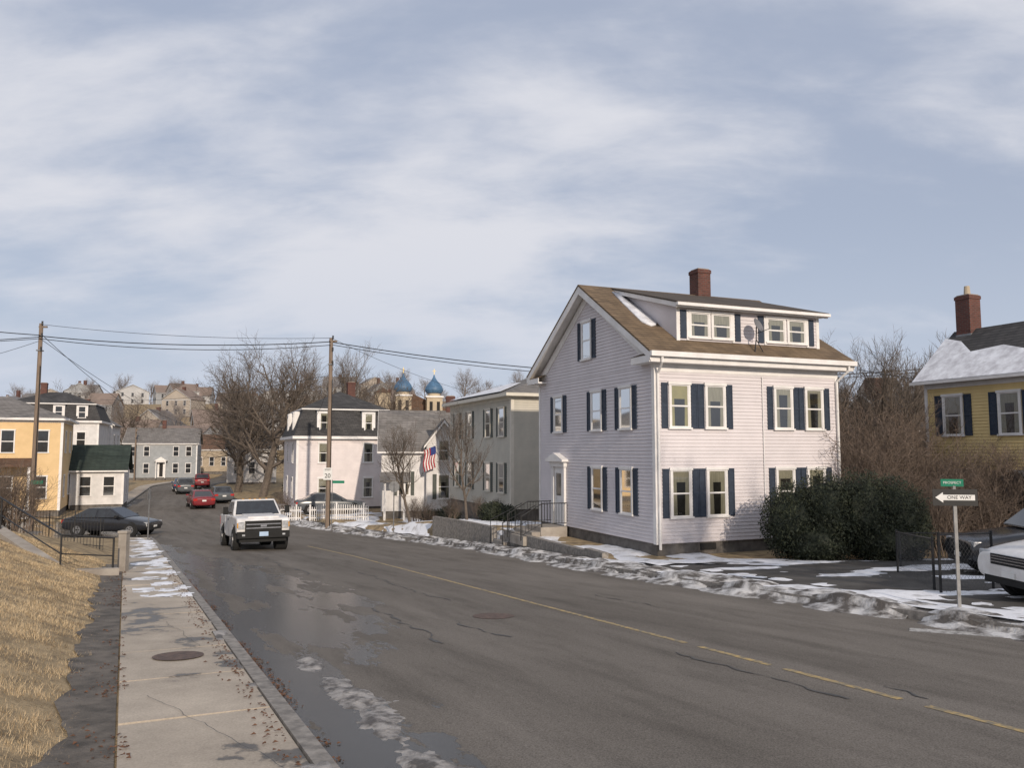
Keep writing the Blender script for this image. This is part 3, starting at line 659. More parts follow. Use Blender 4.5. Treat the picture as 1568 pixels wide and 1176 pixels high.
H = house('ochre_house', (-30.9-9*.906, 54-9*.4226), 25, 9, 8, -2.7, 4.0, 5.7, 'orange', 'roofgrey', 'hip', (1.2, 3.4, 5.8, 7.8), (), 2, 'trim', 0, ov=.4, side_r=(2, 5.5))
H.p('porch_roof', 'roofbrown').slab([(3.6, -1.8, .9), (7.4, -1.8, .9), (7.4, 0, 1.35), (3.6, 0, 1.35)], .12)
for x in (3.7, 5.5, 7.3): H.p('porch_posts', 'trim').box(x-.08, x+.08, -1.7, -1.54, -2.5, .78)
H.p('porch_deck', 'trim').box(3.6, 7.4, -1.75, -.05, -2.6, -1.9)
H.done()
H = house('green_roofed_cottage', (-33.3, 59.5), 22, 3.6, 5, -2.75, .3, 2.3, 'white2', 'roofgreen', 'gx', (1., 2.6), (), 1, 'trim', 0, side_r=(2.5,)); H.done()
H = house('white_house', (-49.5, 84), 20, 6, 7, -2.75, 4.6, 6.6, 'white2', 'roofgrey', 'gy', (1.5, 4.5), (), 2, lap=0, side_r=(2, 5)); chimney(H, 3, 3, 6, 7.6); H.done()
H = house('slate_mansard_house', (-48.5, 74), 20, 8.5, 7, -2.75, 4.7, 7.7, 'white2', 'roofdark', 'mansard', (2, 5, 7), (), 2, lap=0); chimney(H, 3, 3.5, 7, 8.6); H.done()
H = house('blue_grey_house', (-58.2, 118), 18, 10.2, 9, -2.75, 2.9, 5.4, 'bluegrey', 'roofgrey', 'gx', (1.2, 3.1, 7.2, 9), (2, 4.5, 7), 2, 'trim', 0, lap=.16)
T = H.p('door_portico', 'trim'); T.box(4.5, 5.9, -.9, -.75, .1, .3); T.box(4.5, 4.62, -.9, -.78, -2.3, .1); T.box(5.78, 5.9, -.9, -.78, -2.3, .1); T.extr([(4.3, -.95, .3), (6.1, -.95, .3), (5.2, -.95, .9)], (0, .95, 0)); T.box(4.7, 5.7, -.06, 0, -2.2, .1)
H.p('door', 'dark').box(4.95, 5.45, -.09, -.06, -2.1, -.05)
window(H, ('-x', 0), 4.5, 3.3, 4.4, .8, 0, detail=False)
chimney(H, 5, 4.5, 5, 6.6); H.done()
H = house('tan_house', (-57.5, 141), 15, 7, 7, -2.4, 2.0, 4.8, 'tan', 'roofbrown', 'gx', (1.5, 3.5, 5.5), (), 1, lap=0); H.done()
H = house('narrow_yellow_house', (-46, 128), 12, 3.6, 7, -2.6, 3.2, 4.9, 'orange', 'roofbrown', 'gy', (1, 2.6), (), 2, lap=0); H.done()
H = house('white_cottage', (-36.5, 101), 18, 6, 7, -2.75, 2.0, 4.6, 'white2', 'roofdark', 'gx', (1.2, 3, 4.8), (2, 5), 1, lap=0); chimney(H, 3, 3.5, 4, 5.6); H.done()
H = house('yellow_house', (19.40, 22.0), 22, 4.4, 9, -1.6, 4.45, 6.65, 'yellow', 'roofdark', 'gy', (2.2,), (1.4, 3.6, 5.6, 7.8), 2, 'trim', .3, 'shutter', .35, .115, True)
T = H.p('roof_snow', 'snowroof')
T.slab([(-.33, 9.28, 4.52), (-.33, -.2, 4.52), (.2, -.1, 5.0), (.45, 2.0, 5.24), (.75, 3.6, 5.52), (.5, 4.9, 5.3), (.95, 6.4, 5.7), (.8, 7.6, 5.58), (1.35, 8.4, 6.1), (1.6, 9.28, 6.33)], .02)
chimney(H, 2.2, 8.7, 6.2, 8.0, .62, True)
H.p('porch_roof', 'roofdark').slab([(-2.2, 3.0, 1.6), (-2.2, .2, 1.6), (0, .2, 2.1), (0, 3.0, 2.1)], .15)
for y in (.3, 1.6, 2.9): H.p('porch_posts', 'trim').box(-2.15, -2.03, y-.06, y+.06, -1.6, 1.45)
H.done()
H = house('brick_chimney_house', (27.5, 55), 15, 9, 8, -1.5, 3.2, 6.2, 'tan', 'roofdark', 'gx', (2, 5, 7.5), (2, 5), 2, lap=0); chimney(H, .6, 3.4, 5.4, 7.2, 1.1); H.done()
H = house('grey_roof_house', (31, 46), 15, 9, 8, -1.5, 2.6, 5.2, 'white2', 'roofdark', 'gx', (2, 5, 7.5), (2, 5), 2, lap=0); H.done()
# church with blue onion domes
H = Obj('domed_church', (-26.5, 150, 0), radians(12))
B_ = H.p('nave', 'cream'); B_.box(0, 15, 2, 26, -3, 9.5); H.p('nave_roof', 'roofbrown').extr([(-.5, 2, 9.5), (15.5, 2, 9.5), (7.5, 2, 13.0)], (0, 24, 0))
B_.box(.2, 3.2, .5, 3.5, -3, 13.0); H.p('nave_roof', 'roofbrown').extr([(0, .3, 13), (3.4, .3, 13), (1.7, .3, 14)], (0, 3.4, 0))
for cx, h in ((5.6, 12.3), (11.6, 12.1)):
    B_ = H.p('towers', 'cream'); B_.box(cx-1.5, cx+1.5, -1, 2.0, -3, h)
    H.p('tower_cornice', 'trim').box(cx-1.7, cx+1.7, -1.2, 2.2, h, h+.3)
    for dx in (-.7, .7): H.p('belfry_openings', 'dark').box(cx+dx-.3, cx+dx+.3, -1.04, -1.0, h-2.8, h-.8)
    H.p('drum', 'cream').lathe((cx, .5, h+.3), [(1.25, 0), (1.25, .6)], 16)
    P = H.p('onion_domes', 'dome'); P.smooth = True
    P.lathe((cx, .5, h+.9), [(1.45, 0), (1.75, .4), (1.8, .8), (1.55, 1.4), (1.1, 2.0), (.6, 2.5), (.25, 3.1), (.1, 3.6), (.001, 3.8)], 20)
    H.p('crosses', 'gold').box(cx-.05, cx+.05, .45, .55, h+4.6, h+5.7); H.p('crosses', 'gold').box(cx-.3, cx+.3, .45, .55, h+5.2, h+5.3)
H.done()
# hillside houses
rh = random.Random(11)
cols = ['fwhite', 'fgrey', 'ftan', 'fgrey', 'fwhite', 'ftan', 'fgrey', 'fwhite']; rfs = ['froof', 'froof', 'froofb', 'froofb']
for i in range(58):
    D = rh.uniform(165, 300); q = rh.uniform(-.68, -.14) if i < 48 else rh.uniform(.38, .66); x = q*D
    b = G(x, D)-.3; w = rh.uniform(7, 11)
    H = house('hillside_house', (x, D), rh.uniform(-10, 40), w, 8, b, b+rh.uniform(4.5, 6), b+rh.uniform(7.5, 9), rh.choice(cols), rh.choice(rfs), rh.choice(['gx', 'gy']), (w*.2, w*.5, w*.8), (2, 5.5), 2, 'fwhite', lap=0)
    if rh.random() < .6: chimney(H, w/2, 4, b+7, b+9.6, .8)
    H.done()

# ------------------------------------------------------------------ trees
def tree_data(seed, H, r0, nch, spread=.75, up=.12, stems=1, lenf=.62, first=.3, tmin=.006):
    rg = random.Random(seed); P = Part(); lv = len(nch)
    def grow(p, d, L, r, lev):
        n = (6, 5, 4, 3, 2, 2)[lev]; pts = [p]; rad = [r]; d = d.normalized()
        dirs = [d]
        for i in range(n):
            d = (d+Vector((rg.gauss(0, 1), rg.gauss(0, 1), rg.gauss(0, .6)))*(.09 if lev == 0 else .17)+Vector((0, 0, up if lev else .02))).normalized()
            p = p+d*L/n; pts.append(p); rad.append(r*(1-(i+1)/n*(.55 if lev == 0 else .65))); dirs.append(d)
        P.tube(pts, rad, (7, 5, 4, 3, 3, 3)[lev], cap=False)
        if lev < lv:
            for c in range(nch[lev]):
                t = first+(1-first)*(c+rg.random())/nch[lev] if lev == 0 else .2+.8*(c+rg.random())/nch[lev]
                k = min(int(t*n), n-1); f = t*n-k; q = pts[k].lerp(pts[k+1], min(f, 1)); rr = lerp(rad[k], rad[k+1], min(f, 1))
                dd = dirs[k+1]; o = dd.orthogonal().normalized(); o.rotate(Matrix.Rotation(rg.uniform(0, 2*pi) if lev else c*2.4+rg.random(), 3, dd))
                ang = rg.uniform(.45, 1.0)*spread/.75*(1.15-.4*t)
                nd = dd*cos(ang)+o*sin(ang)
                grow(q, nd, L*lenf*rg.uniform(.75, 1.15)*(1.15-.45*t), max(rr*rg.uniform(.5, .72), tmin), lev+1)
    for s_ in range(stems):
        a = s_*2.4
        if stems == 1: grow(Vector((0, 0, -.15)), Vector((rg.gauss(0, .04), rg.gauss(0, .04), 1)), H*.62, r0, 0)
        else: grow(Vector((cos(a)*.12*sqrt(s_), sin(a)*.12*sqrt(s_), -.1)), Vector((cos(a)*.5*rg.random(), sin(a)*.5*rg.random(), 1)), H*rg.uniform(.6, .9), r0, 0)
    return P
def meshof(name, P, mat):
    me = bpy.data.meshes.new(name); me.from_pydata(P.v, [], P.f); me.materials.append(M[mat]); return me
DA = tree_data(1, 12, .26, [10, 7, 6, 4], .85, tmin=.009, lenf=.66); DB = tree_data(2, 12, .24, [10, 7, 6, 4], .66, tmin=.009, lenf=.66); DC = tree_data(5, 12, .3, [11, 7, 6, 4], .95, .08, tmin=.010, lenf=.7, first=.22)
TA = meshof('tree_a', DA, 'bark'); TB = meshof('tree_b', DB, 'bark'); TC = meshof('tree_c', DC, 'bark')
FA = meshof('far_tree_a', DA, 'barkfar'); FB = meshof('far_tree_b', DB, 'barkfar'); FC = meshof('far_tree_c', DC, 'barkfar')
TS = meshof('street_tree', tree_data(8, 6, .09, [11, 7, 5, 3], .7, .16, lenf=.62, first=.35), 'bark')
TS2 = meshof('street_tree2', tree_data(12, 6, .08, [10, 8, 5, 3], .6, .2, lenf=.62, first=.3), 'bark')
SH = meshof('shrub', tree_data(3, 3, .03, [6, 5, 4], .75, .1, stems=13, lenf=.6, first=.2, tmin=.005), 'barkred')
SH2 = meshof('shrub2', tree_data(4, 3, .03, [6, 6, 4], .9, .05, stems=11, lenf=.62, first=.15, tmin=.005), 'barkred')
def inst(name, me, x, y, s=1, z=None, sz=None, parent=None, rot=None):
    o = bpy.data.objects.new(name, me); COL.objects.link(o); o.location = (x, y, G(x, y) if z is None else z)
    o.scale = (s, s, sz or s); o.rotation_euler = (0, 0, random.uniform(0, 6.28) if rot is None else rot)
    if parent: o.parent = parent
    return o
for me, x, y, s in ((TC, -23.4, 74, 1.3), (TC, -28.5, 82, 1.3), (TA, -26, 92, 1.45), (TC, -20.3, 84, 1.05), (TB, -17.3, 80, 1.35), (TC, -15.8, 88, 1.15), (TA, -3.9, 88, 1.1), (TC, -34, 98, 1.15),
                    (TB, -40, 116, 1.1), (TA, 17.8, 44, .85), (TB, 23, 46, .95), (TC, 19, 52, 1.0), (TC, -22, 100, 1.2), (TB, 20, 60, 1.1), (TA, -66, 118, 1.3), (TC, -62, 126, 1.2), (TB, -31, 90, 1.2), (TB, 18.2, 38, .75), (TA, 20.5, 41, .8)):
    inst('bare_tree', me, x, y, s)
inst('street_tree', TS, -5.4, 42.3, 1.0); inst('street_tree', TS2, -2.1, 37.0, .95)
inst('bare_tree', TB, 13.4, 5.0, .95); inst('bare_tree', TA, 17.5, 4, .9)
fe = bpy.data.objects.new('distant_tree_line', None); COL.objects.link(fe)
rt = random.Random(9)
for i in range(150):
    D = rt.uniform(145, 330); q = rt.uniform(-.75, .7); x = q*D
    if -.2 < q < -.06 and D < 190: continue
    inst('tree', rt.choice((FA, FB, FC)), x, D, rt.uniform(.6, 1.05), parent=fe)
for i in range(44):
    y = rt.uniform(25.5, 39); q = rt.uniform(.445, .66); x = y*q
    if x < 12.2: continue
    lx = (x-19.4)*.927+(y-22.0)*.375; ly = -(x-19.4)*.375+(y-22.0)*.927
    if -.6 < lx < 5 and -1 < ly < 9.6: continue
    if q > .50: s = rt.uniform(.75, 1.15) if lx < 0 else 1.2
    else: s = rt.uniform(1.1, 1.7)
    inst('bare_shrub', rt.choice((SH, SH2)), x, y, s)
for x, y, s in ((13.2, 24.2, .8), (14.6, 24.6, .8), (12.3, 25.6, 1.0), (-15.9, 25.5, .75), (-16.9, 26.5, .8), (-16.3, 24.6, .6), (-18.6, 28, .9), (-.7, 38, .35), (-1.6, 39.5, .4), (-3.2, 41.5, .45), (-5.5, 45, .5), (-4.6, 43, .45), (-15.5, 53.5, .6)):
    inst('bare_shrub', rt.choice((SH, SH2)), x, y, s)

# ------------------------------------------------------------------ leafy bushes
def bush(name, cx, cy, z0, lobes, n, seed, size=.05):
    rg = random.Random(seed); V = []; F = []; MI = []
    tot = sum(l[3]*l[4] for l in lobes)
    for (lx, ly, lz, rx, rz, ry) in lobes:
        k = int(n*rx*rz/tot)
        for i in range(k):
            d = Vector((rg.gauss(0, 1), rg.gauss(0, 1), rg.gauss(0, 1))).normalized(); bump = 1+.16*fbm(d.x*2.2+lx, d.y*2.2+lz, 3, d.z*2)+.07*fbm(d.x*7, d.y*7, 2, d.z*7)
            rr = rg.uniform(.72, 1.03)*bump
            if rg.random() < .06: rr *= rg.uniform(1., 1.12)
            c = Vector((cx+lx+d.x*rx*rr, cy+ly+d.y*ry*rr, z0+lz+d.z*rz*rr))
            if c.z < z0: continue
            s = size*rg.uniform(.6, 1.5); a = Vector((rg.gauss(0, 1), rg.gauss(0, 1), rg.gauss(0, 1))).normalized(); b = (a.orthogonal().normalized()+d*.4).normalized()
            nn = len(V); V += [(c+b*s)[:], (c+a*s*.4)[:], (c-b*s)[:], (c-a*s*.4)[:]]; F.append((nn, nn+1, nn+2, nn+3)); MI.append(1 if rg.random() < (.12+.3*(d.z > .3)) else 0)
        st = len(V); nu, nv = 14, 9
        for j in range(nv+1):
            for i in range(nu):
                th = pi*j/nv; ph = 2*pi*i/nu; d = Vector((sin(th)*cos(ph), sin(th)*sin(ph), cos(th))); bump = (1+.16*fbm(d.x*2.2+lx, d.y*2.2+lz, 3, d.z*2))*.74
                V.append((cx+lx+d.x*rx*bump, cy+ly+d.y*ry*bump, max(z0-.1, z0+lz+d.z*rz*bump)))
        for j in range(nv):
            for i in range(nu): F.append((st+j*nu+i, st+(j+1)*nu+i, st+(j+1)*nu+(i+1) % nu, st+j*nu+(i+1) % nu)); MI.append(0)
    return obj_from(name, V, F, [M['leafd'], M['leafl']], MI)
bush('yew_hedge', 9.8, 23.6, G(9.75, 23.6), [(-1.35, .1, 1.05, 1.0, 1.22, .9), (-.4, 0, 1.25, 1.05, 1.3, .95), (.6, -.05, 1.3, 1.1, 1.32, .95), (1.45, 0, 1.25, 1.05, 1.25, .9), (-.9, -.3, .6, 1.1, .75, .8), (1.2, -.3, .6, 1.3, .75, .8), (2.05, .1, .95, .65, 1.0, .7)], 48000, 3, .042)
bush('foundation_bush', -.9, 37.3, G(-.9, 37.3), [(0, 0, .4, .7, .5, .6), (.7, -.4, .35, .5, .45, .5)], 3500, 4)
bush('foundation_bush', -3.6, 43.6, G(-3.6, 43.6), [(0, 0, .4, .8, .6, .6), (-.9, .3, .35, .6, .5, .5)], 3500, 5)
bush('evergreen_bush', -19.5, 72, G(-19.5, 72), [(0, 0, 1., 1.3, 1.2, 1.), (1.5, 0, .8, 1., .9, 1)], 2500, 6, .1)

# ------------------------------------------------------------------ dead grass on the bank, leaves
rg = random.Random(17); V = []; F = []; MI = []
for i in range(240000):
    y = 2.0+21*(rg.random()**2.2); q = .30+5.3*rg.random()
    x = left(y)-1.45-q
    if x < -.70*y-1.0: continue
    d1 = fbm(x*2.2, y*2.2, 3)
    if q < .8 and rg.random() > (q-.25+.5*fbm(x*3, y*3, 2, 3.))*2.2: continue
    z = G(x, y); h = rg.uniform(.018, .050)*(1+.6*d1); a = rg.uniform(0, 6.28); lean = rg.uniform(.3, 1.7); w = rg.uniform(.0008, .0017)*(1+y*.10)
    dx, dy_ = cos(a)*h*lean, sin(a)*h*lean; px, py = -sin(a)*w, cos(a)*w; n = len(V)
    V += [(x-px, y-py, z-.01), (x+px, y+py, z-.01), (x+dx, y+dy_, z+h)]
    F.append((n, n+1, n+2))
    c = clamp(d1*.8+.52+.5*fbm(x*.5, y*.5, 2, 7.)+rg.uniform(-.42, .42)); MI.append(0 if c > .5 else (1 if c > .22 else 2))
obj_from('dead_grass', V, F, [M['straw1'], M['straw2'], M['straw3']], MI)
V = []; F = []
def leaf(x, y, z):
    s = rg.uniform(.010, .026); a = rg.uniform(0, 6.28); n = len(V); t = rg.uniform(-.01, .02)
    V.extend([(x+cos(a)*s, y+sin(a)*s, z+.004+t*.5), (x-sin(a)*s*.6, y+cos(a)*s*.6, z+.012), (x-cos(a)*s, y-sin(a)*s, z+.006), (x+sin(a)*s*.6, y-cos(a)*s*.6, z+.018)]); F.append((n, n+1, n+2, n+3))
for i in range(4200):
    y = 2.5+rg.random()**1.5*18; k = rg.random()
    if k < .62: v = abs(rg.gauss(0, .09))+.01; x = left(y)+v
    elif k < .85: x = left(y)-1.45-abs(rg.gauss(0, .25))+.08
    else: x = left(y)-.2-abs(rg.gauss(0, .12))
    if k < .9 and fbm(x*.6, y*.8, 3, 4.) < -.05: continue
    leaf(x, y, max(surf(x, y), G(x, y)+.02))
obj_from('dead_leaves', V, F, [M['deadleaf']])

# ------------------------------------------------------------------ left bank: coping wall, handrail, pillar
H = Obj('concrete_retaining_wall')
C = H.p('coping', 'concrete')
def wallseg(C, a, b, th, low):
    a = Vector(a); b = Vector(b); d = Vector((b.x-a.x, b.y-a.y, 0)).normalized(); n = Vector((-d.y, d.x, 0))*th/2
    q = [a-n, b-n, b+n, a+n]; k = len(C.v); C.v += [p[:] for p in q]+[(p.x, p.y, p.z-low) for p in q]
    C.f += [(k, k+1, k+2, k+3), (k+7, k+6, k+5, k+4), (k, k+4, k+5, k+1), (k+1, k+5, k+6, k+2), (k+2, k+6, k+7, k+3), (k+3, k+7, k+4, k)]
wallseg(C, (-15.5, 21.9, .52), (-12.9, 20.0, -.12), .3, .9); wallseg(C, (-12.9, 20.0, -.12), (-10.25, 18.1, -.82), .3, .9)
wallseg(C, (-10.2, 18.15, -.86), (-9.35, 18.9, -.92), .22, .6)
H.done()
H = Obj('gate_pillar', (-9.72, 19.9, 0)); C = H.p('post', 'concrete'); C.box(-.10, .10, -.10, .10, -1.6, -.22); C.box(-.12, .12, -.12, .12, -.22, -.15); C.bev = .015; H.done()
H = Obj('iron_handrail'); R = H.p('rails', 'black')
top = [(-15.5, 21.9, 1.32), (-12.9, 20.0, .64), (-10.3, 18.15, -.08), (-9.45, 18.85, -.22)]
R.tube(top, .022, 8); R.tube([(p[0], p[1], p[2]-.42) for p in top], .015, 8)
for p in top: R.tube([(p[0], p[1], p[2]-.95), p], .020, 8)
R.tube([(-9.45, 18.85, -1.25), (-9.45, 18.85, -.2)], .024, 8)
H.done()
H = Obj('iron_fence'); R = H.p('pickets', 'black')
a = Vector((-17.8, 27.5, 0)); b = Vector((-13.9, 27.0, 0))
for i in range(34):
    p = a.lerp(b, i/33); z = G(p.x, p.y); R.tube([(p.x, p.y, z), (p.x, p.y, z+1.05)], .008 if i % 8 else .02, 5)
for h in (.15, .95): R.tube([(a.x, a.y, G(a.x, a.y)+h), (b.x, b.y, G(b.x, b.y)+h)], .013, 5)
H.done()
H = Obj('low_stone_wall'); C = H.p('stones', 'granite')
ys = frange(24.2, 37.5, 1.1)
for y0 in ys:
    if 30.9 < y0 < 32.2: continue
    y1 = y0+1.08; x0, x1 = right(y0)+1.62, right(y1)+1.62; zt = max(-1.32, zb(y0)+.3)
    wallseg(C, (x0, y0, zt+.01*sin(y0*7)), (x1, y1, zt+.01*sin(y0*5)), .22, 1.3)
H.done()
H = Obj('concrete_steps'); C = H.p('treads', 'concrete')
for i in range(4):
    y0 = 31.15; x = right(31.8)+1.5+.28*i; z = zb(31.8)+.125+.16*(i+1); C.extr([(x, y0, z), (x+.5, y0+.2, z), (x+.05, y0+1.4, z), (x-.45, y0+1.2, z)], (0, 0, -.5))
R = H.p('railing', 'black')
for y0 in (31.1, 32.5):
    x = right(31.8)+1.45-(y0-31.1)*.36; z = zb(31.8)+.1
    R.tube([(x, y0, z), (x, y0, z+.95), (x+1.3, y0+.4, z+1.6), (x+1.3, y0+.4, z+.7)], .02, 6)
    for t in (.2, .4, .6, .8): R.tube([(x+1.3*t, y0+.4*t, z+.65*t), (x+1.3*t, y0+.4*t, z+.95+.65*t)], .01, 4)
H.done()

# ------------------------------------------------------------------ fences
def chainlink(name, pts, h, posts):
    H = Obj(name); R = H.p('frame', 'black'); Wp = H.p('mesh_wires', 'wiremesh')
    for (x0, y0), (x1, y1) in zip(pts, pts[1:]):
        L_ = math.hypot(x1-x0, y1-y0); n = max(1, int(L_/posts))
        P0 = lambda t, hh: (lerp(x0, x1, t), lerp(y0, y1, t), lerp(G(x0, y0), G(x1, y1), t)+hh)
        for i in range(n+1): t = i/n; R.tube([P0(t, -.05), P0(t, h+.05)], .026, 8)
        R.tube([P0(0, h), P0(1, h)], .016, 6)
        s = .11; k = -int(h/s)
        while k*s < L_:
            for sg in (0, 1):
                a0, a1 = k*s, k*s+h; z0, z1 = 0, h
                if a0 < 0: z0 = -a0; a0 = 0
                if a1 > L_: z1 = h-(a1-L_); a1 = L_
                if z1 > z0:
                    if sg: pa, pb = P0(a0/L_, h-z0), P0(a1/L_, h-z1)
                    else: pa, pb = P0(a0/L_, z0), P0(a1/L_, z1)
                    Wp.tube([pa, pb], .0020, 3, cap=False)
            k += 1
    H.done()
chainlink('chain_link_fence', [(7.95, 14.8), (9.35, 15.5)], 1.1, 2.4)
chainlink('chain_link_fence', [(10.2, 20.9), (16.5, 20.6)], .9, 2.6)
chainlink('chain_link_fence', [(8.15, 15.4), (9.3, 19.2)], 1.0, 4.5)
H = Obj('picket_fence'); P = H.p('pickets', 'trim')
for (a, b) in (((-17.5, 51.8), (-13.5, 50.6)), ((-12.9, 50.6), (-8.9, 49.0))):
    a, b = Vector(a), Vector(b); n = int((b-a).length/.16)
    for i in range(n+1):
        p = a.lerp(b, i/n); z = G(p.x, p.y); w = .1 if i % 12 == 0 else .045; P.box(p.x-w/2, p.x+w/2, p.y-.02, p.y+.02, z-.1, z+(1.1 if i % 12 == 0 else .95))
    for h in (.2, .7): z0 = G(a.x, a.y); z1 = G(b.x, b.y); P.extr([(a.x, a.y+.03, z0+h), (b.x, b.y+.03, z1+h), (b.x, b.y+.03, z1+h+.08), (a.x, a.y+.03, z0+h+.08)], (0, .03, 0))
H.done()

# ------------------------------------------------------------------ poles, wires
def pole(x, y, zt, r=.15, arm=False, lean=0):
    H = Obj('utility_pole'); z0 = G(x, y)-.3; P = H.p('shaft', 'wood'); P.tube([(x, y, z0), (x+lean/2, y, (z0+zt)/2), (x+lean, y, zt)], [r, r*.88, r*.72], 12)
    P.box(x+lean-.12, x+lean+.35, y-.05, y+.05, zt-.25, zt-.15)
    I = H.p('insulators', 'black')
    for z in (zt+.0, zt-.7, zt-1.5): I.tube([(x+lean+.13, y-.12, z-.1), (x+lean+.13, y-.12, z+.12)], .05, 8)
    I.tube([(x+r*.9, y-.1, z0), (x+r*.85+lean*.7, y-.1, zt-2.5)], .025, 6)
    H.p('hardware', 'steel').box(x+lean-.14, x+lean+.14, y-.16, y+.16, zt-1.62, zt-1.55)
    H.done(); return Vector((x+lean, y, zt))
p1 = pole(-10.7, 46, 8.5, .15); p0 = pole(-27.3, 45, 9.2, .15, lean=.0); pole(-56.5, 118, 5.2, .14)
pR = pole(28, 48, 7.2)
wires = Obj('utility_wires'); Wp = wires.p('wires', 'black')
def wire(a, b, sag, r=.018, n=16):
    a, b = Vector(a), Vector(b); Wp.tube([tuple(a.lerp(b, t/n)-Vector((0, 0, sag*4*(t/n)*(1-t/n)))) for t in range(n+1)], r, 4, cap=False)
wire(p0+Vector((0, -.15, -.75)), p1+Vector((0, -.15, -.25)), .35, .026); wire(p0+Vector((0, -.15, -.9)), p1+Vector((0, -.15, -.45)), .45, .02); wire(p0+Vector((0, 0, -.05)), p1+Vector((0, 0, -.0)), .3, .012)
wire(p1+Vector((0, 0, -.25)), pR+Vector((0, 0, -.1)), 1.3, .026); wire(p1+Vector((0, 0, -.4)), pR+Vector((0, 0, -.25)), 1.4, .02); wire(p1+Vector((0, 0, 0)), (-1.0, 70, 6.5), .5, .012)
wire(p0+Vector((0, -.1, -.7)), (-40, 28, 9.6), .5, .024); wire(p0+Vector((0, -.1, -.8)), (-44, 36, 7.3), .5, .022); wire(p0+Vector((0, -.1, -.9)), (-46, 40, 7.6), .4, .018)
wire(p0+Vector((0, 0, -.6)), (-44, 100, 5.0), .8, .022); wire(p0+Vector((0, 0, -.9)), (-42, 110, 4.6), 1.1, .018); wire(p0+Vector((0, 0, -1.0)), (-48, 60, 7.8), .4, .014)
wire(p1+Vector((0, 0, -2.2)), (-40, 76, 6.8), .6, .014); wire(p1+Vector((0, 0, -2.6)), (-15, 58, 3.5), .3, .012); wire((13.5, 30.4, 5.0), (21, 32, 4.6), .2, .012)
wires.done()

# ------------------------------------------------------------------ signs
def text(parent, body, size, loc, mat, rz=0, name='lettering'):
    c = bpy.data.curves.new(name, 'FONT'); c.body = body; c.size = size; c.align_x = 'CENTER'; c.align_y = 'CENTER'; c.extrude = .0008; c.materials.append(M[mat])
    o = bpy.data.objects.new(name, c); COL.objects.link(o); o.parent = parent; o.location = loc; o.rotation_euler = (pi/2, 0, 0); return o
sx, sy = 7.28, 13.0; z0 = surf(sx, sy)
H = Obj('one_way_sign', (sx, sy, 0), radians(-8))
H.p('post', 'steel').box(-.025, .025, -.005, .03, z0-.05, 1.22)
H.p('panel', 'signblack').box(-.345, .345, -.02, -.008, .945, 1.215)
A = H.p('arrow', 'signwhite'); A.extr([(-.31, -.030, 1.08), (-.19, -.030, 1.165), (-.19, -.030, 1.125), (.30, -.030, 1.125), (.30, -.030, 1.035), (-.19, -.030, 1.035), (-.19, -.030, .995)], (0, .008, 0))
H.done(); text(H.e, 'ONE WAY', .080, (.06, -.0315, 1.08), 'signblack')
H = Obj('street_name_sign', (sx, sy, 0), radians(-14)); H.p('blade', 'signgreen').box(-.2, .14, -.006, .006, 1.26, 1.38); H.p('bracket', 'steel').box(-.02, .02, -.008, .02, 1.22, 1.27); H.done(); text(H.e, 'PROSPECT', .058, (-.03, -.008, 1.32), 'signwhite')
H = Obj('speed_limit_sign', (-10.7, 45.78, 0)); H.p('panel', 'signwhite').box(-.25, .25, -.02, 0, .15, .85); H.p('straps', 'steel').box(-.03, .03, 0, .06, .3, .8); H.done(); text(H.e, '20', .36, (0, -.03, .38), 'signblack'); text(H.e, 'SPEED', .13, (0, -.03, .74), 'signblack')
H = Obj('street_name_sign', (-10.35, 45.9, 0)); H.p('blade', 'signgreen').box(-.1, .6, -.01, .01, -.05, .1); H.p('post', 'steel').tube([(-.1, 0, -2.6), (-.1, 0, .15)], .025, 6); H.done()
z0 = surf(-16.1, 35.1)
H = Obj('parking_sign', (-16.1, 35.1, 0)); H.p('post', 'steel').tube([(0, 0, z0), (0, 0, z0+2.3)], .03, 6); H.p('panel', 'steel').box(-.01, .01, -.15, .15, z0+1.8, z0+2.25); H.done()
H = Obj('street_name_sign', (-22.2, 36.5, 0)); H.p('post', 'steel').tube([(0, 0, -2.4), (0, 0, .5)], .025, 6); H.p('blade', 'signgreen').box(-.05, .5, -.01, .01, .3, .46); H.done()
z0 = surf(-6.4, 41.2)
H = Obj('stop_sign', (-6.2, 41.5, 0)); H.p('post', 'steel').tube([(0, 0, z0), (0, 0, z0+2.6)], .03, 6); H.p('panel', 'steel').extr([(.3*cos(pi/8+i*pi/4), 0, z0+2.4+.3*sin(pi/8+i*pi/4)) for i in range(8)], (0, .01, 0)); H.done()
H = Obj('american_flag', (-4.75, 50.0, 0)); H.p('staff', 'trim').tube([(.3, .6, .9), (-.1, -.3, 2.2)], .02, 6)
V1 = H.p('stripes_red', 'flagred'); V2 = H.p('stripes_white', 'signwhite'); V3 = H.p('canton', 'flagblue')
for i in range(9):
    for j in range(8):
        f = lambda a, b: (-.1-.10*a+.05*sin(b*.9), -.3+.05*sin(a*1.3+b*.6), 2.15-.17*b-.04*a)
        (V3 if (i < 4 and j < 3) else (V1 if i % 2 == 0 else V2)).quad(f(i*.8, j), f(i*.8+.8, j), f(i*.8+.8, j+1), f(i*.8, j+1))
H.done()

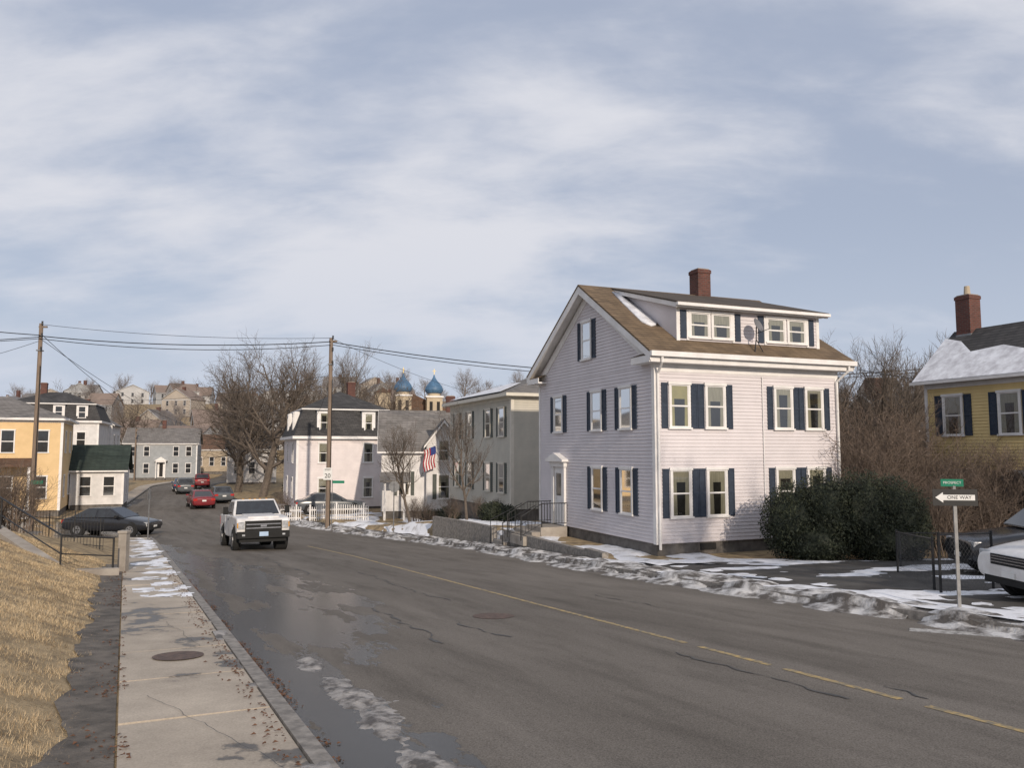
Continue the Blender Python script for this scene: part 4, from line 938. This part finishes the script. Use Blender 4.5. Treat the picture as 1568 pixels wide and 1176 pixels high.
# ------------------------------------------------------------------ vehicles
def wheel(H, x, y, r, side, w=.22):
    T = H.p('tyres', 'tyre'); T.tube([(x, y-w/2, r), (x, y+w/2, r)], r, 22)
    R = H.p('rims', 'rim'); R.tube([(x, y+side*(w/2-.01), r), (x, y+side*(w/2+.012), r)], r*.62, 14)
    T.tube([(x, y+side*(w/2), r), (x, y+side*(w/2+.018), r)], r*.16, 8)
    for k in range(5):
        a = k*2*pi/5; T.box(x+r*.4*cos(a)-.03, x+r*.4*cos(a)+.03, y+side*(w/2+.006), y+side*(w/2+.016), r+r*.4*sin(a)-.03, r+r*.4*sin(a)+.03)
    H.p('wheel_wells', 'tyre').tube([(x, y-.16*side-w/2, r+.02), (x, y+side*(w/2-.035), r+.02)], r+.075, 22)
def loft(P, st, W):
    n0 = len(P.v); n = 0
    for (x, w, z0, z1) in st:
        h = W/2*w; zm = z0+(z1-z0)*.55
        ring = [(h*.86, z0), (h*.98, z0+.1), (h, zm), (h*.97, z1-.09), (h*.86, z1), (0, z1+.025)]
        full = [(x, a, z) for a, z in ring]+[(x, -a, z) for a, z in reversed(ring[:-1])]
        n = len(full); P.v += full
    k = len(st)
    for i in range(k-1):
        for j in range(n): a = n0+i*n+j; b = n0+i*n+(j+1) % n; P.f.append((a, b, b+n, a+n))
    P.f.append(tuple(range(n0+n-1, n0-1, -1))); P.f.append(tuple(range(n0+(k-1)*n, n0+k*n)))
def cabin(H, paint, W, zb_, zr_, xs, top=.74, bot=.93):
    r0, r1, f1, f0 = xs; hb, ht = W/2*bot, W/2*top
    B = [Vector(q) for q in ((r0, hb, zb_), (f0, hb, zb_), (f0, -hb, zb_), (r0, -hb, zb_))]; T = [Vector(q) for q in ((r1, ht, zr_), (f1, ht, zr_), (f1, -ht, zr_), (r1, -ht, zr_))]
    C = H.p('cab', paint); C.bev = .06; C.smooth = False; n = len(C.v); C.v += [q[:] for q in B+T]
    for i in range(4): j = (i+1) % 4; C.f.append((n+i, n+j, n+4+j, n+4+i))
    C.f.append((n+3, n+2, n+1, n)); C.f.append((n+4, n+5, n+6, n+7))
    g = H.p('window_glass', 'glassop')
    def pane(i, u0, u1, v0, v1, cut=0):
        j = (i+1) % 4; nn = (B[j]-B[i]).cross(T[i]-B[i]).normalized()
        if nn.dot((B[i]+T[j])/2-Vector(((r0+f0)/2, 0, (zb_+zr_)/2))) < 0: nn = -nn
        P = lambda u, v: (B[i].lerp(B[j], u).lerp(T[i].lerp(T[j], u), v)+nn*.012)[:]
        g.quad(P(u0, v0), P(u1, v0), P(u1-cut, v1), P(u0, v1))
    pane(1, .05, .95, .06, .90); pane(3, .08, .92, .1, .86)
    for i in (0, 2):
        pane(i, .06, .47, .08, .86); pane(i, .52, .95, .08, .86)
def place(H, x, y, hd, off=0.):
    d = Vector((cos(hd), sin(hd))); zf = surf(x+d.x*1.4, y+d.y*1.4); zr_ = surf(x-d.x*1.4, y-d.y*1.4)
    H.e.location = (x, y, (zf+zr_)/2+off); H.e.rotation_euler = (0, -math.atan2(zf-zr_, 2.8), hd)
def sedan(name, x, y, hd, paint, suv=False, L=4.7, W=1.82):
    H = Obj(name); h = L/2; b = H.p('body', paint); b.smooth = True; b.sub = 2; z = .12 if suv else 0
    loft(b, [(-h, .82, .45, .78+z), (-h+.02, .86, .34, .86+z), (-h+.12, .95, .26, .98+z), (-h*.6, 1, .22, 1.02+z), (0, 1, .2, .98+z), (h*.38, 1, .2, .96+z), (h*.6, 1, .2, .9+z), (h*.85, .96, .24, .80+z), (h-.1, .9, .3, .74+z), (h-.01, .86, .36, .68+z), (h, .84, .38, .66+z)], W)
    if suv: cabin(H, paint, W, .98+z, 1.62+z*.5, (-h+.12, -h+.45, h*.12, h*.42), .78)
    else: cabin(H, paint, W, .93, 1.43, (-h+.40, -h*.42, h*.08, h*.46), .72)
    r = .36 if suv else .33
    for sx_ in (-h*.60, h*.62):
        for s in (-1, 1): wheel(H, sx_, s*(W/2-.10), r, s)
    hl = H.p('headlamps', 'lens'); tl = H.p('tail_lamps', 'redlens'); hl.bev = .02
    for s in (-1, 1):
        hl.box(h-.30, h-.045, s*W*.26, s*W*.425, .57+z, .72+z); tl.box(-h+.0, -h+.14, s*W*.28, s*W*.44, .68+z, .84+z)
        H.p('mirrors', paint).box(h*.28, h*.28+.14, s*W*.47, s*(W*.5+.14), .95+z, 1.08+z)
        H.p('door_lines', 'tyre').box(-.02, -.005, s*(W/2*.99), s*(W/2+.001), .35, .9)
    H.p('grille', 'tyre').box(h-.09, h+.006, -W*.23, W*.23, .50+z, .68+z); H.p('lower_intake', 'tyre').box(h-.09, h+.004, -W*.32, W*.32, .30, .42)
    for zz in (.55, .60, .645): H.p('chrome_trim', 'chrome').box(h-.05, h+.012, -W*.22, W*.22, zz+z-.008, zz+z+.008)
    H.p('number_plate', 'signwhite').box(h-.02, h+.02, -.15, .15, .43, .53); H.p('number_plate', 'signwhite').box(-h-.02, -h+.02, -.15, .15, .62, .74)
    H.done(); place(H, x, y, hd); return H
hd = atan2(-.9, .44)
H = Obj('pickup_truck'); W = 2.02; b = H.p('body', 'pwhite')
b.bev = .06
b.extr([(2.74, -W/2*.95, .66), (2.80, -W/2*.95, 1.08), (2.66, -W/2*.95, 1.22), (2.3, -W/2*.95, 1.27), (1.25, -W/2*.95, 1.32), (-.95, -W/2*.95, 1.34), (-.95, -W/2*.95, .48), (1.32, -W/2*.95, .48), (1.38, -W/2*.95, .80), (1.58, -W/2*.95, .97), (2.12, -W/2*.95, .97), (2.32, -W/2*.95, .80), (2.38, -W/2*.95, .66)], (0, W*.95, 0))
hb_ = H.p('hood_bulge', 'pwhite'); hb_.bev = .05; hb_.extr([(2.62, -.55, 1.15), (2.60, -.55, 1.29), (1.3, -.62, 1.38), (1.3, -.62, 1.2)], (0, 1.17, 0))
b2 = H.p('bed', 'pwhite'); b2.bev = .03
for s in (-1, 1):
    b2.extr([(-1.0, s*W*.475, 1.32), (-2.85, s*W*.475, 1.32), (-2.85, s*W*.475, .55), (-2.35, s*W*.475, .6), (-2.2, s*W*.475, .95), (-1.45, s*W*.475, .95), (-1.3, s*W*.475, .6), (-1.0, s*W*.475, .55)], (0, -s*.09, 0))
b2.box(-2.88, -2.80, -W*.47, W*.47, .6, 1.32); H.p('bed_floor', 'tyre').box(-2.8, -1.0, -W*.43, W*.43, .6, .78)
b2.box(-1.06, -.97, -W*.46, W*.46, .6, 1.32)
cabin(H, 'pwhite', W, 1.30, 1.93, (-.92, -.76, .50, 1.28), .76, .92)
F_ = H.p('front_black', 'tyre'); F_.box(2.70, 2.825, -W*.33, W*.33, .74, 1.13)
C = H.p('chrome_grille', 'chrome')
for z in (.86, 1.0): C.box(2.80, 2.842, -W*.31, W*.31, z-.018, z+.018)
C.box(2.80, 2.845, -.11, .11, .90, .97)
for s in (-1, 1):
    H.p('headlamps', 'lens').box(2.60, 2.812, s*W*.34, s*W*.45, .84, 1.10); H.p('indicators', 'amber').box(2.62, 2.815, s*W*.45, s*W*.47, .88, 1.06)
    H.p('mirrors', 'tyre').box(.98, 1.10, s*W*.54, s*(W*.54+.17), 1.36, 1.66); H.p('mirrors', 'tyre').tube([(1.05, s*W*.46, 1.42), (1.05, s*W*.56, 1.45)], .03, 6)
    for x_ in (1.85, -1.82): wheel(H, x_, s*(W/2-.14), .41, s, .27)
    H.p('tail_lamps', 'redlens').box(-2.90, -2.78, s*W*.42, s*W*.478, .9, 1.25); H.p('fog_lamps', 'lens').box(2.88, 2.905, s*W*.36-.05, s*W*.36+.05, .58, .64)
    H.p('door_seams', 'tyre').box(.28, .295, s*W*.4735, s*W*.4765, .55, 1.3); H.p('door_handles', 'tyre').box(-.05, .15, s*W*.474, s*(W*.474+.02), 1.14, 1.18)
bm = H.p('bumper', 'tyre'); bm.bev = .03; bm.box(2.66, 2.89, -W*.47, W*.47, .48, .74); H.p('chassis', 'tyre').box(-2.8, 2.6, -.6, .6, .35, .6); H.p('valance', 'tyre').box(2.5, 2.76, -W*.42, W*.42, .34, .50)
H.p('number_plate', 'plate').box(2.89, 2.91, -.16, .16, .56, .72)
for yy in (-.45, -.2, 0, .2, .45): H.p('clearance_lights', 'amber').box(.34, .42, yy-.04, yy+.04, 1.93, 1.955)
H.done(); place(H, -10.55, 32.3, hd)
sedan('black_sedan', -21.3, 42.3, radians(-4), 'pblack')
sedan('red_sedan', -25.2, 64, atan2(-.88, .47)+pi, 'pred'); sedan('grey_car', -26.0, 70.5, atan2(-.88, .47)+pi, 'pgrey')
sedan('dark_suv', -35.2, 85, atan2(-.88, .4)+pi, 'pgrey', True); sedan('blue_car', -37.7, 90, atan2(-.88, .4)+pi, 'pblue'); sedan('red_car', -37.8, 96, atan2(-.88, .4)+pi, 'pred', True)
sedan('parked_black_car', 13.0, 18.7, radians(172), 'pblack', True); sedan('white_suv', 10.75, 13.75, radians(186), 'pwhite', True); sedan('white_van', 18.0, 24.0, radians(200), 'pwhite', True)
sedan('parked_grey_car', -12.6, 54.8, radians(20), 'pgrey')

# ------------------------------------------------------------------ camera, light, sky
cd = bpy.data.cameras.new('Camera'); cam = bpy.data.objects.new('Camera', cd); COL.objects.link(cam)
cam.location = (0, 0, 1.85); cam.rotation_euler = (radians(90+4.86), 0, 0); cd.sensor_width = 36; cd.lens = 1200/1568*36; cd.clip_end = 3000; cd.clip_start = .05
scene.camera = cam
az = radians(160); el = radians(21)
ts = Vector((sin(az)*cos(el), cos(az)*cos(el), sin(el)))
sd = bpy.data.lights.new('sun', 'SUN'); sd.energy = 3.3; sd.angle = radians(.8); sd.color = (1., .86, .71)
so = bpy.data.objects.new('sun', sd); COL.objects.link(so); so.rotation_euler = ts.to_track_quat('Z', 'Y').to_euler(); so.location = (20, -20, 30)
w = bpy.data.worlds.new('World'); scene.world = w; w.use_nodes = True; N = w.node_tree.nodes; L = w.node_tree.links
bg = N['Background']; bg.inputs['Strength'].default_value = .105
sky = N.new('ShaderNodeTexSky'); sky.sky_type = 'NISHITA'; sky.sun_disc = False; sky.sun_elevation = el; sky.sun_rotation = az; sky.air_density = 1.; sky.dust_density = 1.5
tc = N.new('ShaderNodeTexCoord'); sp = N.new('ShaderNodeSeparateXYZ'); L.new(tc.outputs['Generated'], sp.inputs[0])
def mth(op, a, b=None, c=None, cl_=False):
    n = N.new('ShaderNodeMath'); n.operation = op; n.use_clamp = cl_
    for i, v in enumerate((a, b, c)):
        if v is None: continue
        if isinstance(v, (int, float)): n.inputs[i].default_value = v
        else: L.new(v, n.inputs[i])
    return n.outputs[0]
zc = mth('ADD', mth('MAXIMUM', sp.outputs[2], 0.), .30)
cb = N.new('ShaderNodeCombineXYZ'); L.new(mth('DIVIDE', sp.outputs[0], zc), cb.inputs[0]); L.new(mth('DIVIDE', sp.outputs[1], zc), cb.inputs[1])
def cn(scale, rot, sc, loc, det, dist, rough=.55):
    mp = N.new('ShaderNodeMapping'); mp.inputs['Rotation'].default_value = (0, 0, radians(rot)); mp.inputs['Scale'].default_value = sc; mp.inputs['Location'].default_value = loc
    L.new(cb.outputs[0], mp.inputs[0]); n = N.new('ShaderNodeTexNoise'); n.inputs['Scale'].default_value = scale; n.inputs['Detail'].default_value = det; n.inputs['Roughness'].default_value = rough; n.inputs['Distortion'].default_value = dist
    L.new(mp.outputs[0], n.inputs[0]); return n.outputs['Fac']
a = cn(.85, 28, (1., 1.5, 1), (3.3, 1.4, 0), 2.5, .15, .5); b = cn(2.6, 28, (1., 1.5, 1), (.2, 2.1, 0), 9, .25, .55); c_ = cn(9, 35, (.6, 1.6, 1), (1.2, .1, 0), 7, .3, .6)
mix = mth('ADD', mth('ADD', mth('MULTIPLY', a, .57), mth('MULTIPLY', b, .33)), mth('MULTIPLY', c_, .10))
mr = N.new('ShaderNodeMapRange'); mr.interpolation_type = 'SMOOTHSTEP'; mr.inputs['From Min'].default_value = .41; mr.inputs['From Max'].default_value = .60; mr.inputs['To Min'].default_value = .24; mr.inputs['To Max'].default_value = .98; L.new(mix, mr.inputs[0])
sb = N.new('ShaderNodeMixRGB'); sb.inputs[0].default_value = .7; L.new(sky.outputs[0], sb.inputs[1]); sb.inputs[2].default_value = (3.15, 3.8, 5.3, 1)
cm = N.new('ShaderNodeMixRGB'); L.new(mr.outputs[0], cm.inputs[0]); L.new(sb.outputs[0], cm.inputs[1]); cm.inputs[2].default_value = (6.9, 7.0, 7.55, 1)
hz = N.new('ShaderNodeMapRange'); hz.interpolation_type = 'SMOOTHSTEP'; hz.inputs['From Min'].default_value = 0.; hz.inputs['From Max'].default_value = .30; hz.inputs['To Min'].default_value = .75; hz.inputs['To Max'].default_value = 0; L.new(sp.outputs[2], hz.inputs[0])
hm = N.new('ShaderNodeMixRGB'); L.new(hz.outputs[0], hm.inputs[0]); L.new(cm.outputs[0], hm.inputs[1]); hm.inputs[2].default_value = (5.3, 5.9, 7.1, 1)
L.new(hm.outputs[0], bg.inputs['Color'])
scene.view_settings.view_transform = 'Standard'; scene.view_settings.look = 'None'; scene.view_settings.exposure = 0
